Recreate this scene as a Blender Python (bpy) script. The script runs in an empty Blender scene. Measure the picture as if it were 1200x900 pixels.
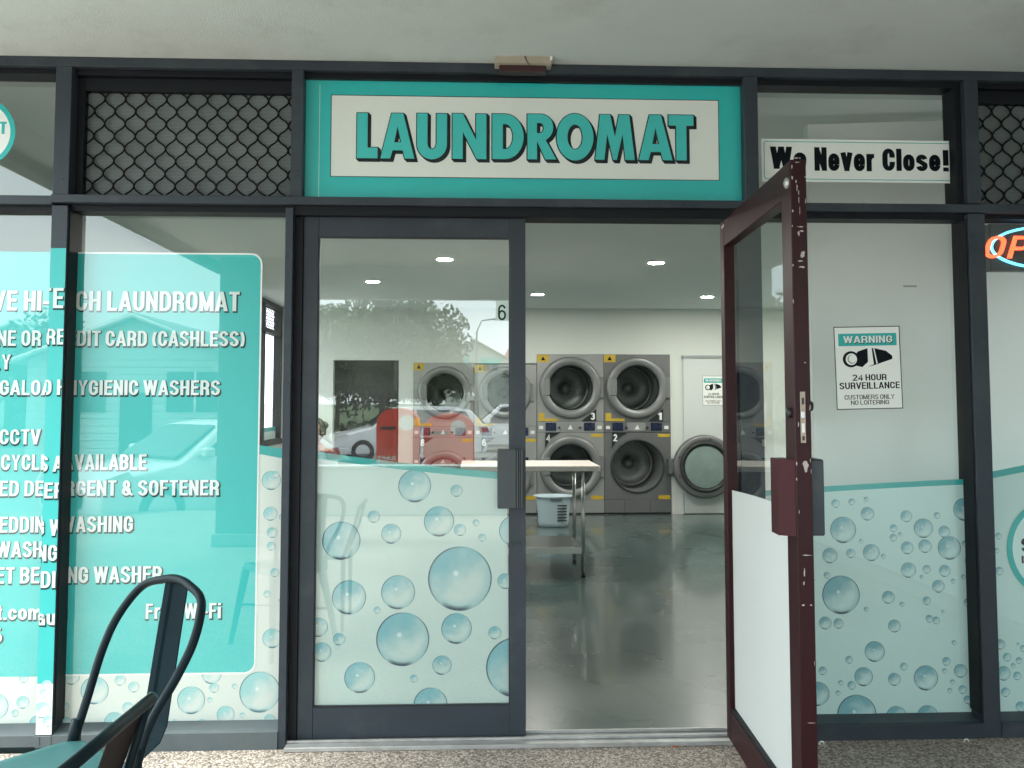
import bpy, bmesh, math, random
from mathutils import Vector, Matrix
R = math.radians
random.seed(7)
SC = bpy.context.scene
COL = SC.collection
# ------------------------------------------------------------------ camera
H = 1.352                                   # eye height
CY = -3.45
cam_d = bpy.data.cameras.new('camera'); cam = bpy.data.objects.new('camera', cam_d); COL.objects.link(cam)
cam.location = (0, CY, H); cam.rotation_euler = (R(90 + 3.29), 0, R(-2.29))
cam_d.sensor_width = 36; cam_d.lens = 30.0; cam_d.shift_x = 0.0025; cam_d.shift_y = -0.0296
cam_d.clip_start = 0.05; cam_d.clip_end = 2000
SC.camera = cam
# ------------------------------------------------------------------ world + sun
SUN_EL, SUN_AZ = 51, 267                    # azimuth clockwise from +Y; sun to the left, grazing the shopfront
w = bpy.data.worlds.new('World'); SC.world = w; w.use_nodes = True
nt = w.node_tree; nt.nodes.clear()
out = nt.nodes.new('ShaderNodeOutputWorld'); bg = nt.nodes.new('ShaderNodeBackground')
sky = nt.nodes.new('ShaderNodeTexSky'); sky.sky_type = 'NISHITA'; sky.sun_disc = False
sky.sun_elevation = R(SUN_EL); sky.sun_rotation = R(SUN_AZ); sky.air_density = 1.0; sky.dust_density = 4.0
hsv = nt.nodes.new('ShaderNodeMix'); hsv.data_type = 'RGBA'
tc = nt.nodes.new('ShaderNodeTexCoord'); nz = nt.nodes.new('ShaderNodeTexNoise')
nz.inputs['Scale'].default_value = 2.2; nz.inputs['Detail'].default_value = 6
cr = nt.nodes.new('ShaderNodeMapRange'); cr.inputs[1].default_value = .3; cr.inputs[2].default_value = .6
cr.inputs[3].default_value = .62; cr.inputs[4].default_value = .95
nt.links.new(tc.outputs['Generated'], nz.inputs['Vector']); nt.links.new(nz.outputs[0], cr.inputs[0])
nt.links.new(cr.outputs[0], hsv.inputs[0]); nt.links.new(sky.outputs[0], hsv.inputs[6])
hsv.inputs[7].default_value = (12.3, 13.6, 14.2, 1)      # bright cloud layer over the clear sky
nt.links.new(hsv.outputs[2], bg.inputs[0]); bg.inputs[1].default_value = 0.11
nt.links.new(bg.outputs[0], out.inputs[0])
sd = bpy.data.lights.new('sun', 'SUN'); sd.energy = 2.0; sd.angle = R(14); sd.color = (1, 1, .96)
so = bpy.data.objects.new('sun', sd); COL.objects.link(so)
so.rotation_euler = (R(90 - SUN_EL), 0, R(180 - SUN_AZ))
so.rotation_euler = Vector((-math.sin(R(SUN_AZ)) * math.cos(R(SUN_EL)), -math.cos(R(SUN_AZ)) * math.cos(R(SUN_EL)), -math.sin(R(SUN_EL)))).to_track_quat('-Z', 'Y').to_euler()
SC.view_settings.view_transform = 'Standard'; SC.view_settings.look = 'None'
SC.view_settings.exposure = 2.06; SC.view_settings.gamma = 1
try:
    SC.cycles.max_bounces = 12; SC.cycles.transparent_max_bounces = 24; SC.cycles.use_denoising = True
    SC.cycles.caustics_reflective = False; SC.cycles.sample_clamp_indirect = 6
except Exception: pass

# ------------------------------------------------------------------ survey: photo measurements -> metres on a plane y=Y
P_, Y_ = R(3.29), R(2.29)
FW = Vector((math.sin(Y_) * math.cos(P_), math.cos(Y_) * math.cos(P_), math.sin(P_)))
RT = Vector((math.cos(Y_), -math.sin(Y_), 0)); UP = RT.cross(FW)
def W(px, py, Y=0.0):
    d = FW * 1000 + RT * (px - 597) - UP * (py - 414.5)
    t = (Y - CY) / d.y
    return t * d.x, H + t * d.z
def PZ(px, py, z):
    d = FW * 1000 + RT * (px - 597) - UP * (py - 414.5); t = (z - H) / d.z
    return Vector((0, CY, H)) + d * t
def X(px, Y=0.0, py=472): return W(px, py, Y)[0]
def Z(py, Y=0.0, px=600): return W(px, py, Y)[1]

# ------------------------------------------------------------------ materials
def mat(name, col, rough=.5, metal=0, var=.06, vscale=6, bump=0, bscale=80, spec=.5, dirt=0, dcol=(.1, .09, .08), coat=0, emit=None, estr=0):
    m = bpy.data.materials.new(name); m.use_nodes = True; n = m.node_tree; b = n.nodes['Principled BSDF']
    b.inputs['Roughness'].default_value = rough; b.inputs['Metallic'].default_value = metal
    b.inputs['Specular IOR Level'].default_value = spec
    if coat: b.inputs['Coat Weight'].default_value = coat; b.inputs['Coat Roughness'].default_value = .08
    t = n.nodes.new('ShaderNodeTexCoord')
    nn = n.nodes.new('ShaderNodeTexNoise'); nn.inputs['Scale'].default_value = vscale; nn.inputs['Detail'].default_value = 5
    n.links.new(t.outputs['Object'], nn.inputs['Vector'])
    mx = n.nodes.new('ShaderNodeMix'); mx.data_type = 'RGBA'
    lo = tuple(max(0, c * (1 - var * 2)) for c in col); hi = tuple(min(1, c * (1 + var * 2)) for c in col)
    mx.inputs[6].default_value = (*lo, 1); mx.inputs[7].default_value = (*hi, 1)
    n.links.new(nn.outputs[0], mx.inputs[0]); last = mx.outputs[2]
    if dirt:
        n2 = n.nodes.new('ShaderNodeTexNoise'); n2.inputs['Scale'].default_value = 2.6; n2.inputs['Detail'].default_value = 9; n2.inputs['Roughness'].default_value = .7
        n.links.new(t.outputs['Object'], n2.inputs['Vector'])
        mr = n.nodes.new('ShaderNodeMapRange'); mr.inputs[1].default_value = .5; mr.inputs[2].default_value = .75; mr.inputs[4].default_value = dirt
        n.links.new(n2.outputs[0], mr.inputs[0])
        m2 = n.nodes.new('ShaderNodeMix'); m2.data_type = 'RGBA'; m2.inputs[7].default_value = (*dcol, 1)
        n.links.new(mr.outputs[0], m2.inputs[0]); n.links.new(last, m2.inputs[6]); last = m2.outputs[2]
    n.links.new(last, b.inputs['Base Color'])
    rr = n.nodes.new('ShaderNodeMapRange'); rr.inputs[3].default_value = max(.02, rough - .06); rr.inputs[4].default_value = min(1, rough + .1)
    n.links.new(nn.outputs[0], rr.inputs[0]); n.links.new(rr.outputs[0], b.inputs['Roughness'])
    if bump:
        n3 = n.nodes.new('ShaderNodeTexNoise'); n3.inputs['Scale'].default_value = bscale; n3.inputs['Detail'].default_value = 4
        n.links.new(t.outputs['Object'], n3.inputs['Vector'])
        bp = n.nodes.new('ShaderNodeBump'); bp.inputs['Strength'].default_value = bump; bp.inputs['Distance'].default_value = .01
        n.links.new(n3.outputs[0], bp.inputs['Height']); n.links.new(bp.outputs[0], b.inputs['Normal'])
    if emit:
        b.inputs['Emission Color'].default_value = (*emit, 1); b.inputs['Emission Strength'].default_value = estr
    return m

def glass_mat(name, k=1.6, tint=(.985, .993, .99), rough=0.0, dust=0.0):
    m = bpy.data.materials.new(name); m.use_nodes = True; n = m.node_tree; n.nodes.clear()
    o = n.nodes.new('ShaderNodeOutputMaterial'); mx = n.nodes.new('ShaderNodeMixShader')
    tr = n.nodes.new('ShaderNodeBsdfTransparent'); tr.inputs[0].default_value = (*tint, 1)
    gl = n.nodes.new('ShaderNodeBsdfGlossy'); gl.inputs['Roughness'].default_value = rough; gl.inputs['Color'].default_value = (.95, 1, .98, 1)
    fr = n.nodes.new('ShaderNodeFresnel'); fr.inputs[0].default_value = 1.5
    mu = n.nodes.new('ShaderNodeMath'); mu.operation = 'MULTIPLY'; mu.inputs[1].default_value = k; mu.use_clamp = True
    ge = n.nodes.new('ShaderNodeNewGeometry'); iv = n.nodes.new('ShaderNodeMath'); iv.operation = 'SUBTRACT'; iv.inputs[0].default_value = 1
    m3 = n.nodes.new('ShaderNodeMath'); m3.operation = 'MULTIPLY'
    n.links.new(fr.outputs[0], mu.inputs[0]); n.links.new(ge.outputs['Backfacing'], iv.inputs[1])
    n.links.new(mu.outputs[0], m3.inputs[0]); n.links.new(iv.outputs[0], m3.inputs[1])
    n.links.new(m3.outputs[0], mx.inputs[0]); n.links.new(tr.outputs[0], mx.inputs[1]); n.links.new(gl.outputs[0], mx.inputs[2])
    last = mx.outputs[0]
    if dust:
        t = n.nodes.new('ShaderNodeTexCoord'); nn = n.nodes.new('ShaderNodeTexNoise'); nn.inputs['Scale'].default_value = 3; nn.inputs['Detail'].default_value = 8
        n.links.new(t.outputs['Object'], nn.inputs['Vector'])
        mr = n.nodes.new('ShaderNodeMapRange'); mr.inputs[1].default_value = .35; mr.inputs[2].default_value = .8; mr.inputs[4].default_value = dust
        n.links.new(nn.outputs[0], mr.inputs[0])
        df = n.nodes.new('ShaderNodeBsdfDiffuse'); df.inputs[0].default_value = (.7, .75, .72, 1)
        m4 = n.nodes.new('ShaderNodeMixShader'); n.links.new(mr.outputs[0], m4.inputs[0]); n.links.new(last, m4.inputs[1]); n.links.new(df.outputs[0], m4.inputs[2]); last = m4.outputs[0]
    n.links.new(last, o.inputs[0])
    return m

def bubble_mat(name, film, fill, edge):
    m = bpy.data.materials.new(name); m.use_nodes = True; n = m.node_tree; b = n.nodes['Principled BSDF']; b.inputs['Roughness'].default_value = .45
    L = n.links.new
    def math_(op, a, c=None, clamp=False):
        x = n.nodes.new('ShaderNodeMath'); x.operation = op; x.use_clamp = clamp
        for i, v in enumerate((a, c)):
            if v is None: continue
            if isinstance(v, (int, float)): x.inputs[i].default_value = v
            else: L(v, x.inputs[i])
        return x.outputs[0]
    def smooth(v, a, c):
        x = n.nodes.new('ShaderNodeMapRange'); x.interpolation_type = 'SMOOTHSTEP'; x.inputs[1].default_value = a; x.inputs[2].default_value = c; L(v, x.inputs[0]); return x.outputs[0]
    t = n.nodes.new('ShaderNodeTexCoord'); sp = n.nodes.new('ShaderNodeSeparateXYZ'); L(t.outputs['Object'], sp.inputs[0])
    x, z = sp.outputs[0], sp.outputs[2]
    r = math_('SQRT', math_('ADD', math_('MULTIPLY', x, x), math_('MULTIPLY', z, z)))
    def dot(a, c): return math_('DIVIDE', math_('ADD', math_('MULTIPLY', x, a), math_('MULTIPLY', z, c)), math_('MAXIMUM', r, .01))
    oi = n.nodes.new('ShaderNodeObjectInfo')
    nz = n.nodes.new('ShaderNodeTexNoise'); nz.noise_dimensions = '4D'; nz.inputs['Scale'].default_value = 1.5; nz.inputs['Detail'].default_value = 2
    L(t.outputs['Object'], nz.inputs['Vector']); L(math_('MULTIPLY', oi.outputs['Random'], 30), nz.inputs['W'])
    ring = math_('MULTIPLY', smooth(r, .925, .98), math_('SUBTRACT', 1, smooth(r, .985, 1.0)))
    ul = smooth(dot(-.85, .35), .1, .95); rr = smooth(dot(.95, .15), .45, 1); bt = smooth(dot(-.1, -1), .82, 1)
    arcs = math_('MULTIPLY', ring, math_('ADD', .22, math_('MAXIMUM', math_('MULTIPLY', ul, 1.0), math_('MULTIPLY', rr, .8))), True)
    cres = math_('MULTIPLY', math_('MULTIPLY', smooth(r, .80, .95), math_('SUBTRACT', 1, smooth(r, .985, 1.0))), bt)
    dark = math_('MAXIMUM', arcs, cres)
    lo = smooth(math_('ADD', math_('MULTIPLY', dot(-.45, .75), math_('MULTIPLY', r, .55)), math_('MULTIPLY', nz.outputs[0], .75)), .1, .75)
    rim = math_('MULTIPLY', smooth(r, .60, .95), .38)
    fillf = math_('MULTIPLY', math_('MAXIMUM', math_('MULTIPLY', lo, .75), rim), math_('SUBTRACT', 1, smooth(r, .975, 1)), True)
    dx = math_('ADD', x, .13); dz = math_('SUBTRACT', z, .16)
    hd = math_('SQRT', math_('ADD', math_('MULTIPLY', dx, dx), math_('MULTIPLY', dz, dz)))
    hl = math_('MULTIPLY', math_('SUBTRACT', 1, smooth(hd, .03, .13)), .7)
    m1 = n.nodes.new('ShaderNodeMix'); m1.data_type = 'RGBA'; m1.inputs[6].default_value = (*film, 1); m1.inputs[7].default_value = (*fill, 1); L(fillf, m1.inputs[0])
    m2 = n.nodes.new('ShaderNodeMix'); m2.data_type = 'RGBA'; L(m1.outputs[2], m2.inputs[6]); m2.inputs[7].default_value = (*edge, 1); L(dark, m2.inputs[0])
    m3 = n.nodes.new('ShaderNodeMix'); m3.data_type = 'RGBA'; L(m2.outputs[2], m3.inputs[6]); m3.inputs[7].default_value = (.85, .93, .92, 1); L(hl, m3.inputs[0])
    L(m3.outputs[2], b.inputs['Base Color'])
    return m

M = {}
M['frame'] = mat('grey_aluminium_paint', (.030, .040, .050), .42, 0, .07, 4, .04, 300, spec=.3, dirt=.4, dcol=(.10, .115, .12))
M['frame_dark'] = mat('dark_anodised', (.007, .009, .012), .5, 0, .08, 5, spec=.2)
M['alu'] = mat('worn_aluminium', (.42, .43, .42), .42, .6, .15, 20, .1, 150, dirt=.6, dcol=(.12, .11, .1))
M['soffit'] = mat('painted_soffit', (.55, .60, .58), .85, 0, .05, 1.4, .3, 260, dirt=.42, dcol=(.33, .34, .31))
M['fascia'] = mat('fascia_paint', (.62, .64, .62), .6, 0, .04, 3)
M['glass'] = glass_mat('window_glass', 2.05, dust=.02)
M['glass_door'] = glass_mat('open_door_pane', .9)
M['glass_sign'] = glass_mat('sign_cover_glass', 1.0)
M['dryer_glass'] = glass_mat('dryer_door_glass', 1.4, (.9, .93, .92))
M['letter_teal'] = mat('sign_letter_teal', (.04, .54, .52), .35, 0, .03, 3)
M['glass_dust'] = glass_mat('dusty_window_glass', 3.0, (.97, .985, .975), dust=.05)
M['teal'] = mat('teal_vinyl', (.024, .42, .405), .4, 0, .03, 3)
M['teal_sign'] = mat('teal_sign_face', (.008, .50, .49), .35, 0, .06, 2)
M['teal_dark'] = mat('teal_stripe', (.012, .40, .38), .4, 0, .04, 3)
M['white_vinyl'] = mat('white_vinyl', (.74, .78, .75), .4, 0, .02, 5)
M['letter_white'] = mat('letter_white', (.58, .68, .66), .45, 0, .05, 8)
M['sign_white'] = mat('sign_white', (.80, .83, .79), .4, 0, .02, 2)
M['ink'] = mat('black_ink', (.003, .006, .009), .6, 0, .05, spec=.12)
M['shadow_ink'] = mat('dark_teal_ink', (.015, .045, .045), .6, 0, .05, spec=.15)
M['film_a'] = mat('bubble_film_cream', (.70, .76, .70), .4, 0, .03, 1.2)
M['film_b'] = mat('bubble_film_pale', (.57, .71, .68), .4, 0, .03, 1.2)
M['film_c'] = mat('bubble_film_mint', (.58, .80, .76), .4, 0, .05, 1.2)
M['bub_a'] = bubble_mat('bubble_print_cream', (.69, .75, .70), (.17, .58, .60), (.015, .16, .20))
M['bub_b'] = bubble_mat('bubble_print_pale', (.565, .705, .675), (.045, .39, .50), (.001, .04, .08))
M['bub_c'] = bubble_mat('bubble_print_mint', (.575, .795, .755), (.035, .31, .40), (.001, .03, .055))
M['film_back'] = mat('film_back', (.62, .66, .64), .45, 0, .02, 2)
M['red'] = mat('oxblood_paint', (.023, .0025, .0045), .42, 0, .12, 6, .05, 120, spec=.22, dirt=.2, dcol=(.05, .012, .015))
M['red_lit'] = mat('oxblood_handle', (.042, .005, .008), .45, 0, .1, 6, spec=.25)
M['chip'] = mat('bare_chip', (.44, .40, .38), .6, 0, .2, 60)
M['line'] = mat('sealant', (.10, .11, .11), .7)
M['leaf_dry'] = mat('dry_leaf', (.20, .12, .05), .8, 0, .2, 30)
M['sill'] = mat('sunlit_sill_paint', (.085, .105, .11), .6, 0, .1, 9, .05, 200, spec=.3, dirt=.4, dcol=(.14, .15, .145))  # frame paint lightened for the left sills, sunlight put into the colour
M['handle'] = mat('handle_grey', (.052, .062, .066), .45, 0, .06, 8, spec=.3)
M['splat'] = mat('chair_splat_paint', (.006, .014, .018), .8, 0, .12, 8, spec=.05)
M['brass'] = mat('worn_lock_plate', (.30, .25, .2), .4, .7, .25, 60)
M['mesh'] = mat('black_grille_wire', (.002, .003, .003), .6, 0, spec=.15)
M['aggregate'] = None
M['floor'] = mat('polished_concrete', (.060, .095, .091), .26, 0, .16, 1.6, 0, 40, spec=.6, dirt=.4, dcol=(.10, .135, .13), coat=.8)
M['floor'].node_tree.nodes['Principled BSDF'].inputs['Coat Roughness'].default_value = .09
M['floor'].node_tree.nodes['Principled BSDF'].inputs['Coat Weight'].default_value = .75
M['wall'] = mat('interior_wall', (.62, .66, .61), .7, 0, .015, 2)
M['partition'] = mat('partition_paint', (.80, .84, .80), .6, 0, .015, 2)
M['ceil'] = mat('interior_ceiling', (.74, .79, .77), .85, 0, .02, 2)
M['white_door'] = mat('door_paint', (.56, .60, .58), .5, 0, .02, 2)
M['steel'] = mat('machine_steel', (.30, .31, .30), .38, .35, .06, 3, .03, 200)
M['steel_dark'] = mat('machine_steel_dim', (.15, .155, .155), .4, .35, .06, 3)  # same steel darkened, its dimmer reflections put into the colour
M['ring'] = mat('door_ring_grey', (.20, .21, .205), .35, .3, .05, 6)
M['ring_dark'] = mat('door_ring_dark', (.04, .045, .045), .35, .2, .05, 6)
M['drum'] = mat('drum_steel', (.25, .27, .265), .42, .4, .2, 40)
M['black'] = mat('black_plastic', (.010, .013, .014), .4)
M['yellow'] = mat('yellow_label', (.52, .36, .03), .5, 0, .08, 30)
M['display'] = mat('blue_display', (.008, .016, .045), .25, 0, .1, 20)
M['panel'] = mat('control_panel', (.26, .27, .27), .4, .2)
M['trim_white'] = mat('trim_white', (.72, .73, .70), .5)
M['lamp'] = mat('lamp_lens', (.9, .9, .9), .5, emit=(1, .97, .90), estr=150)
M['table_top'] = mat('table_laminate', (.72, .66, .60), .35, 0, .04, 5)
M['chrome'] = mat('table_leg_steel', (.45, .46, .46), .22, .9, .05)
M['shelf'] = mat('shelf_steel', (.34, .37, .36), .18, .7, .05)
M['basket'] = mat('basket_plastic', (.42, .52, .56), .45, 0, .04)
M['chair'] = mat('dark_chair_steel', (.006, .014, .018), .42, .0, .12, 8, .02, 90, spec=.10)
M['chair_seat'] = mat('teal_chair_seat', (.025, .085, .085), .35, 0, .1, 5)
M['chair_brown'] = mat('brown_chair_panel', (.014, .009, .009), .6, 0, .2, 9, spec=.15)
M['beige'] = mat('weathered_beige', (.36, .32, .25), .7, 0, .1, 14, .3, 60, dirt=.4, dcol=(.15, .13, .1))
M['maroon'] = mat('maroon_casting', (.035, .010, .012), .5)
M['asphalt'] = mat('car_park_concrete', (.24, .24, .23), .85, 0, .2, 3, .5, 200)
M['kerb'] = mat('kerb_concrete', (.32, .31, .29), .85, 0, .1, 3, .3, 90)
M['grass'] = mat('grass', (.06, .10, .03), .9, 0, .4, 12, .6, 60)
M['side'] = mat('grey_render', (.60, .65, .64), .8, 0, .05, 3, .3, 60)
M['pier'] = mat('pier_render', (.16, .15, .14), .8, 0, .06, 3, .3, 60)
M['car_white'] = mat('white_car_paint', (.74, .76, .77), .25, 0, .01, 2, coat=.6)
M['car_glass'] = mat('car_window', (.015, .02, .022), .06, 0, .02, spec=.8)
M['tyre'] = mat('tyre_rubber', (.012, .012, .012), .8)
M['rim'] = mat('alloy_rim', (.35, .36, .37), .3, .8)
M['lamp_red'] = mat('tail_lamp', (.35, .01, .01), .2)
M['post_red'] = mat('post_box_red', (.80, .055, .015), .35, 0, .04, 3)
M['leaf'] = mat('leaf_green', (.075, .105, .045), .6, 0, .5, 1.4)
M['leaf2'] = mat('leaf_dark_green', (.04, .07, .03), .6, 0, .5, 1.4)
M['bark'] = mat('bark', (.10, .075, .055), .9, 0, .3, 12, .6, 30)
M['house_wall'] = mat('weatherboard_paint', (.58, .60, .58), .7)
M['roof_red'] = mat('red_roof', (.60, .19, .15), .7, 0, .1, 5)
M['roof_grey'] = mat('grey_roof', (.30, .33, .33), .6, 0, .1, 5)
M['awning_teal'] = mat('teal_blind', (.02, .42, .36), .6)
M['tent'] = mat('tent_canvas', (.78, .79, .76), .7)
M['pole'] = mat('galvanised_pole', (.36, .38, .38), .5, .5)
M['skin'] = mat('skin', (.42, .25, .18), .5, 0, .05)
M['hair'] = mat('dark_hair', (.025, .016, .012), .6, 0, .4, 60)
M['shirt'] = mat('dark_shirt', (.03, .03, .035), .8, 0, .1)
M['jeans'] = mat('jeans', (.05, .07, .11), .85, 0, .2, 30)
M['neon_red'] = mat('neon_red', (.8, .1, .04), .4, emit=(1, .07, .02), estr=1.1)
M['scrap'] = mat('faded_orange', (.45, .10, .05), .7)
M['neon_blue'] = mat('neon_blue', (.2, .7, .9), .4, emit=(.10, .62, 1), estr=.8)
M['cam_grey'] = mat('print_grey', (.30, .34, .33), .5)
M['led_off'] = mat('sticker_glass', (.5, .6, .56), .5)

def aggregate():
    m = bpy.data.materials.new('exposed_aggregate'); m.use_nodes = True; n = m.node_tree; b = n.nodes['Principled BSDF']; L = n.links.new
    t = n.nodes.new('ShaderNodeTexCoord'); v = n.nodes.new('ShaderNodeTexVoronoi'); v.inputs['Scale'].default_value = 130
    L(t.outputs['Object'], v.inputs['Vector'])
    cr = n.nodes.new('ShaderNodeValToRGB'); e = cr.color_ramp.elements
    e[0].color = (.12, .10, .085, 1); e[1].color = (.56, .50, .43, 1); e[1].position = .9
    for p, c in ((.25, (.24, .20, .165, 1)), (.5, (.33, .28, .235, 1)), (.7, (.44, .38, .32, 1))):
        q = e.new(p); q.color = c
    sp = n.nodes.new('ShaderNodeSeparateColor'); L(v.outputs['Color'], sp.inputs[0]); L(sp.outputs[0], cr.inputs[0])
    ng = n.nodes.new('ShaderNodeTexNoise'); ng.inputs['Scale'].default_value = 1.3; ng.inputs['Detail'].default_value = 6; L(t.outputs['Object'], ng.inputs['Vector'])
    mr = n.nodes.new('ShaderNodeMapRange'); mr.inputs[1].default_value = .3; mr.inputs[2].default_value = .7; mr.inputs[3].default_value = .78; mr.inputs[4].default_value = 1.1
    L(ng.outputs[0], mr.inputs[0])
    mx = n.nodes.new('ShaderNodeMix'); mx.data_type = 'RGBA'; mx.blend_type = 'MULTIPLY'; mx.inputs[0].default_value = 1
    L(cr.outputs[0], mx.inputs[6]); L(mr.outputs[0], mx.inputs[7]); L(mx.outputs[2], b.inputs['Base Color'])
    bp = n.nodes.new('ShaderNodeBump'); bp.inputs['Strength'].default_value = .8; bp.inputs['Distance'].default_value = .004; bp.invert = True
    L(v.outputs['Distance'], bp.inputs['Height']); L(bp.outputs[0], b.inputs['Normal']); b.inputs['Roughness'].default_value = .8
    return m
M['aggregate'] = aggregate()

def screen_mat():
    m = bpy.data.materials.new('insect_screen'); m.use_nodes = True; n = m.node_tree; b = n.nodes['Principled BSDF']; L = n.links.new
    t = n.nodes.new('ShaderNodeTexCoord'); w1 = n.nodes.new('ShaderNodeTexWave'); w1.bands_direction = 'Z'; w1.inputs['Scale'].default_value = 55; w1.inputs['Distortion'].default_value = 3; w1.inputs['Detail'].default_value = 3
    L(t.outputs['Object'], w1.inputs['Vector'])
    nn = n.nodes.new('ShaderNodeTexNoise'); nn.inputs['Scale'].default_value = 3.5; nn.inputs['Detail'].default_value = 6; L(t.outputs['Object'], nn.inputs['Vector'])
    ad = n.nodes.new('ShaderNodeMath'); ad.operation = 'MULTIPLY'; L(w1.outputs['Fac'], ad.inputs[0]); L(nn.outputs[0], ad.inputs[1])
    mx = n.nodes.new('ShaderNodeMix'); mx.data_type = 'RGBA'; mx.inputs[6].default_value = (.07, .085, .085, 1); mx.inputs[7].default_value = (.26, .30, .30, 1)
    L(ad.outputs[0], mx.inputs[0]); L(mx.outputs[2], b.inputs['Base Color']); b.inputs['Roughness'].default_value = .7
    return m
M['screen'] = screen_mat()

# ------------------------------------------------------------------ geometry helpers
def tag(o, label=None, cat=None, group=None, kind=None):
    if label: o['label'] = label
    if cat: o['category'] = cat
    if group: o['group'] = group
    if kind: o['kind'] = kind
    return o
def thing(name, label, cat, loc=(0, 0, 0), rz=0, group=None):
    o = bpy.data.objects.new(name, None); COL.objects.link(o); o.location = loc; o.rotation_euler = (0, 0, rz)
    o.empty_display_size = .1
    return tag(o, label, cat, group)
def link(name, me, m, parent=None, smooth=False):
    o = bpy.data.objects.new(name, me); COL.objects.link(o)
    if m is not None and not me.materials: me.materials.append(m)
    if smooth:
        me.polygons.foreach_set('use_smooth', [True] * len(me.polygons))
    if parent is not None: o.parent = parent
    return o
def bm_obj(name, bm, m, parent=None, smooth=False, off=None):
    if off is not None: bmesh.ops.translate(bm, verts=bm.verts, vec=off)
    me = bpy.data.meshes.new(name); bm.to_mesh(me); bm.free()
    return link(name, me, m, parent, smooth)
def add_box(bm, x0, x1, y0, y1, z0, z1, bev=0):
    mt = Matrix.Translation(((x0 + x1) / 2, (y0 + y1) / 2, (z0 + z1) / 2)) @ Matrix.Diagonal((abs(x1 - x0), abs(y1 - y0), abs(z1 - z0), 1))
    r = bmesh.ops.create_cube(bm, size=1, matrix=mt)
    if bev:
        es = list({e for v in r['verts'] for e in v.link_edges})
        bmesh.ops.bevel(bm, geom=es, offset=bev, segments=1, affect='EDGES')
def box(name, x0, x1, y0, y1, z0, z1, m, parent=None, bev=.0015, off=None):
    bm = bmesh.new(); add_box(bm, x0, x1, y0, y1, z0, z1, bev)
    return bm_obj(name, bm, m, parent, off=off)
def add_tube(bm, pts, r, seg=8, cap=True):
    pts = [Vector(p) for p in pts]; rs = r if isinstance(r, (list, tuple)) else [r] * len(pts)
    rings = []; prev = None
    for i, p in enumerate(pts):
        t = (pts[min(i + 1, len(pts) - 1)] - pts[max(i - 1, 0)]).normalized()
        if prev is None:
            a = Vector((0, 0, 1)) if abs(t.z) < .9 else Vector((1, 0, 0))
            nrm = t.cross(a).normalized()
        else:
            nrm = (prev - t * prev.dot(t)).normalized()
        prev = nrm; b = t.cross(nrm)
        rings.append([bm.verts.new(p + (nrm * math.cos(2 * math.pi * k / seg) + b * math.sin(2 * math.pi * k / seg)) * rs[i]) for k in range(seg)])
    for a, b in zip(rings, rings[1:]):
        for k in range(seg):
            bm.faces.new((a[k], a[(k + 1) % seg], b[(k + 1) % seg], b[k]))
    if cap:
        bm.faces.new(rings[0][::-1]); bm.faces.new(rings[-1])
def tube(name, pts, r, m, parent=None, seg=8, smooth=True):
    bm = bmesh.new(); add_tube(bm, pts, r, seg); bmesh.ops.recalc_face_normals(bm, faces=bm.faces)
    return bm_obj(name, bm, m, parent, smooth)
def add_lathe(bm, prof, c, axis='Y', seg=40, close=False):
    """prof: list of (radius, along)"""
    c = Vector(c); rings = []
    for r, a in prof:
        ring = []
        for k in range(seg):
            u, v = r * math.cos(2 * math.pi * k / seg), r * math.sin(2 * math.pi * k / seg)
            ring.append(bm.verts.new(c + (Vector((u, a, v)) if axis == 'Y' else Vector((u, v, a)) if axis == 'Z' else Vector((a, u, v)))))
        rings.append(ring)
    prs = list(zip(rings, rings[1:])) + ([(rings[-1], rings[0])] if close else [])
    for a, b in prs:
        for k in range(seg): bm.faces.new((a[k], a[(k + 1) % seg], b[(k + 1) % seg], b[k]))
    return rings
def lathe(name, prof, c, m, parent=None, axis='Y', seg=40, close=False, capend=False, smooth=True, capstart=False):
    bm = bmesh.new(); rg = add_lathe(bm, prof, c, axis, seg, close)
    if capend: bm.faces.new(rg[-1])
    if capstart: bm.faces.new(rg[0][::-1])
    bmesh.ops.recalc_face_normals(bm, faces=bm.faces)
    o = bm_obj(name, bm, m, parent, smooth)
    return o
def poly_mesh(loops, depth=.001, offset=0.0, fill_res=1):
    """2D loops (x,z) -> solid mesh in the XZ plane, front at y=0, back at y=+depth"""
    cu = bpy.data.curves.new('c', 'CURVE'); cu.dimensions = '2D'; cu.fill_mode = 'BOTH'; cu.extrude = depth / 2; cu.offset = offset
    for lp in loops:
        s = cu.splines.new('POLY'); s.points.add(len(lp) - 1)
        for p, q in zip(s.points, lp): p.co = (q[0], q[1], 0, 1)
        s.use_cyclic_u = True
    o = bpy.data.objects.new('tmp', cu); COL.objects.link(o)
    me = bpy.data.meshes.new_from_object(o.evaluated_get(bpy.context.evaluated_depsgraph_get()))
    bpy.data.objects.remove(o); bpy.data.curves.remove(cu)
    me.materials.clear()
    me.transform(Matrix(((1, 0, 0, 0), (0, 0, -1, depth / 2), (0, 1, 0, 0), (0, 0, 0, 1))))
    return me
def _arc(cx, cy, rx, ry, a0, a1, n=7):
    return [(cx + rx * math.cos(R(a0 + (a1 - a0) * k / n)), cy + ry * math.sin(R(a0 + (a1 - a0) * k / n))) for k in range(n + 1)]
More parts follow.
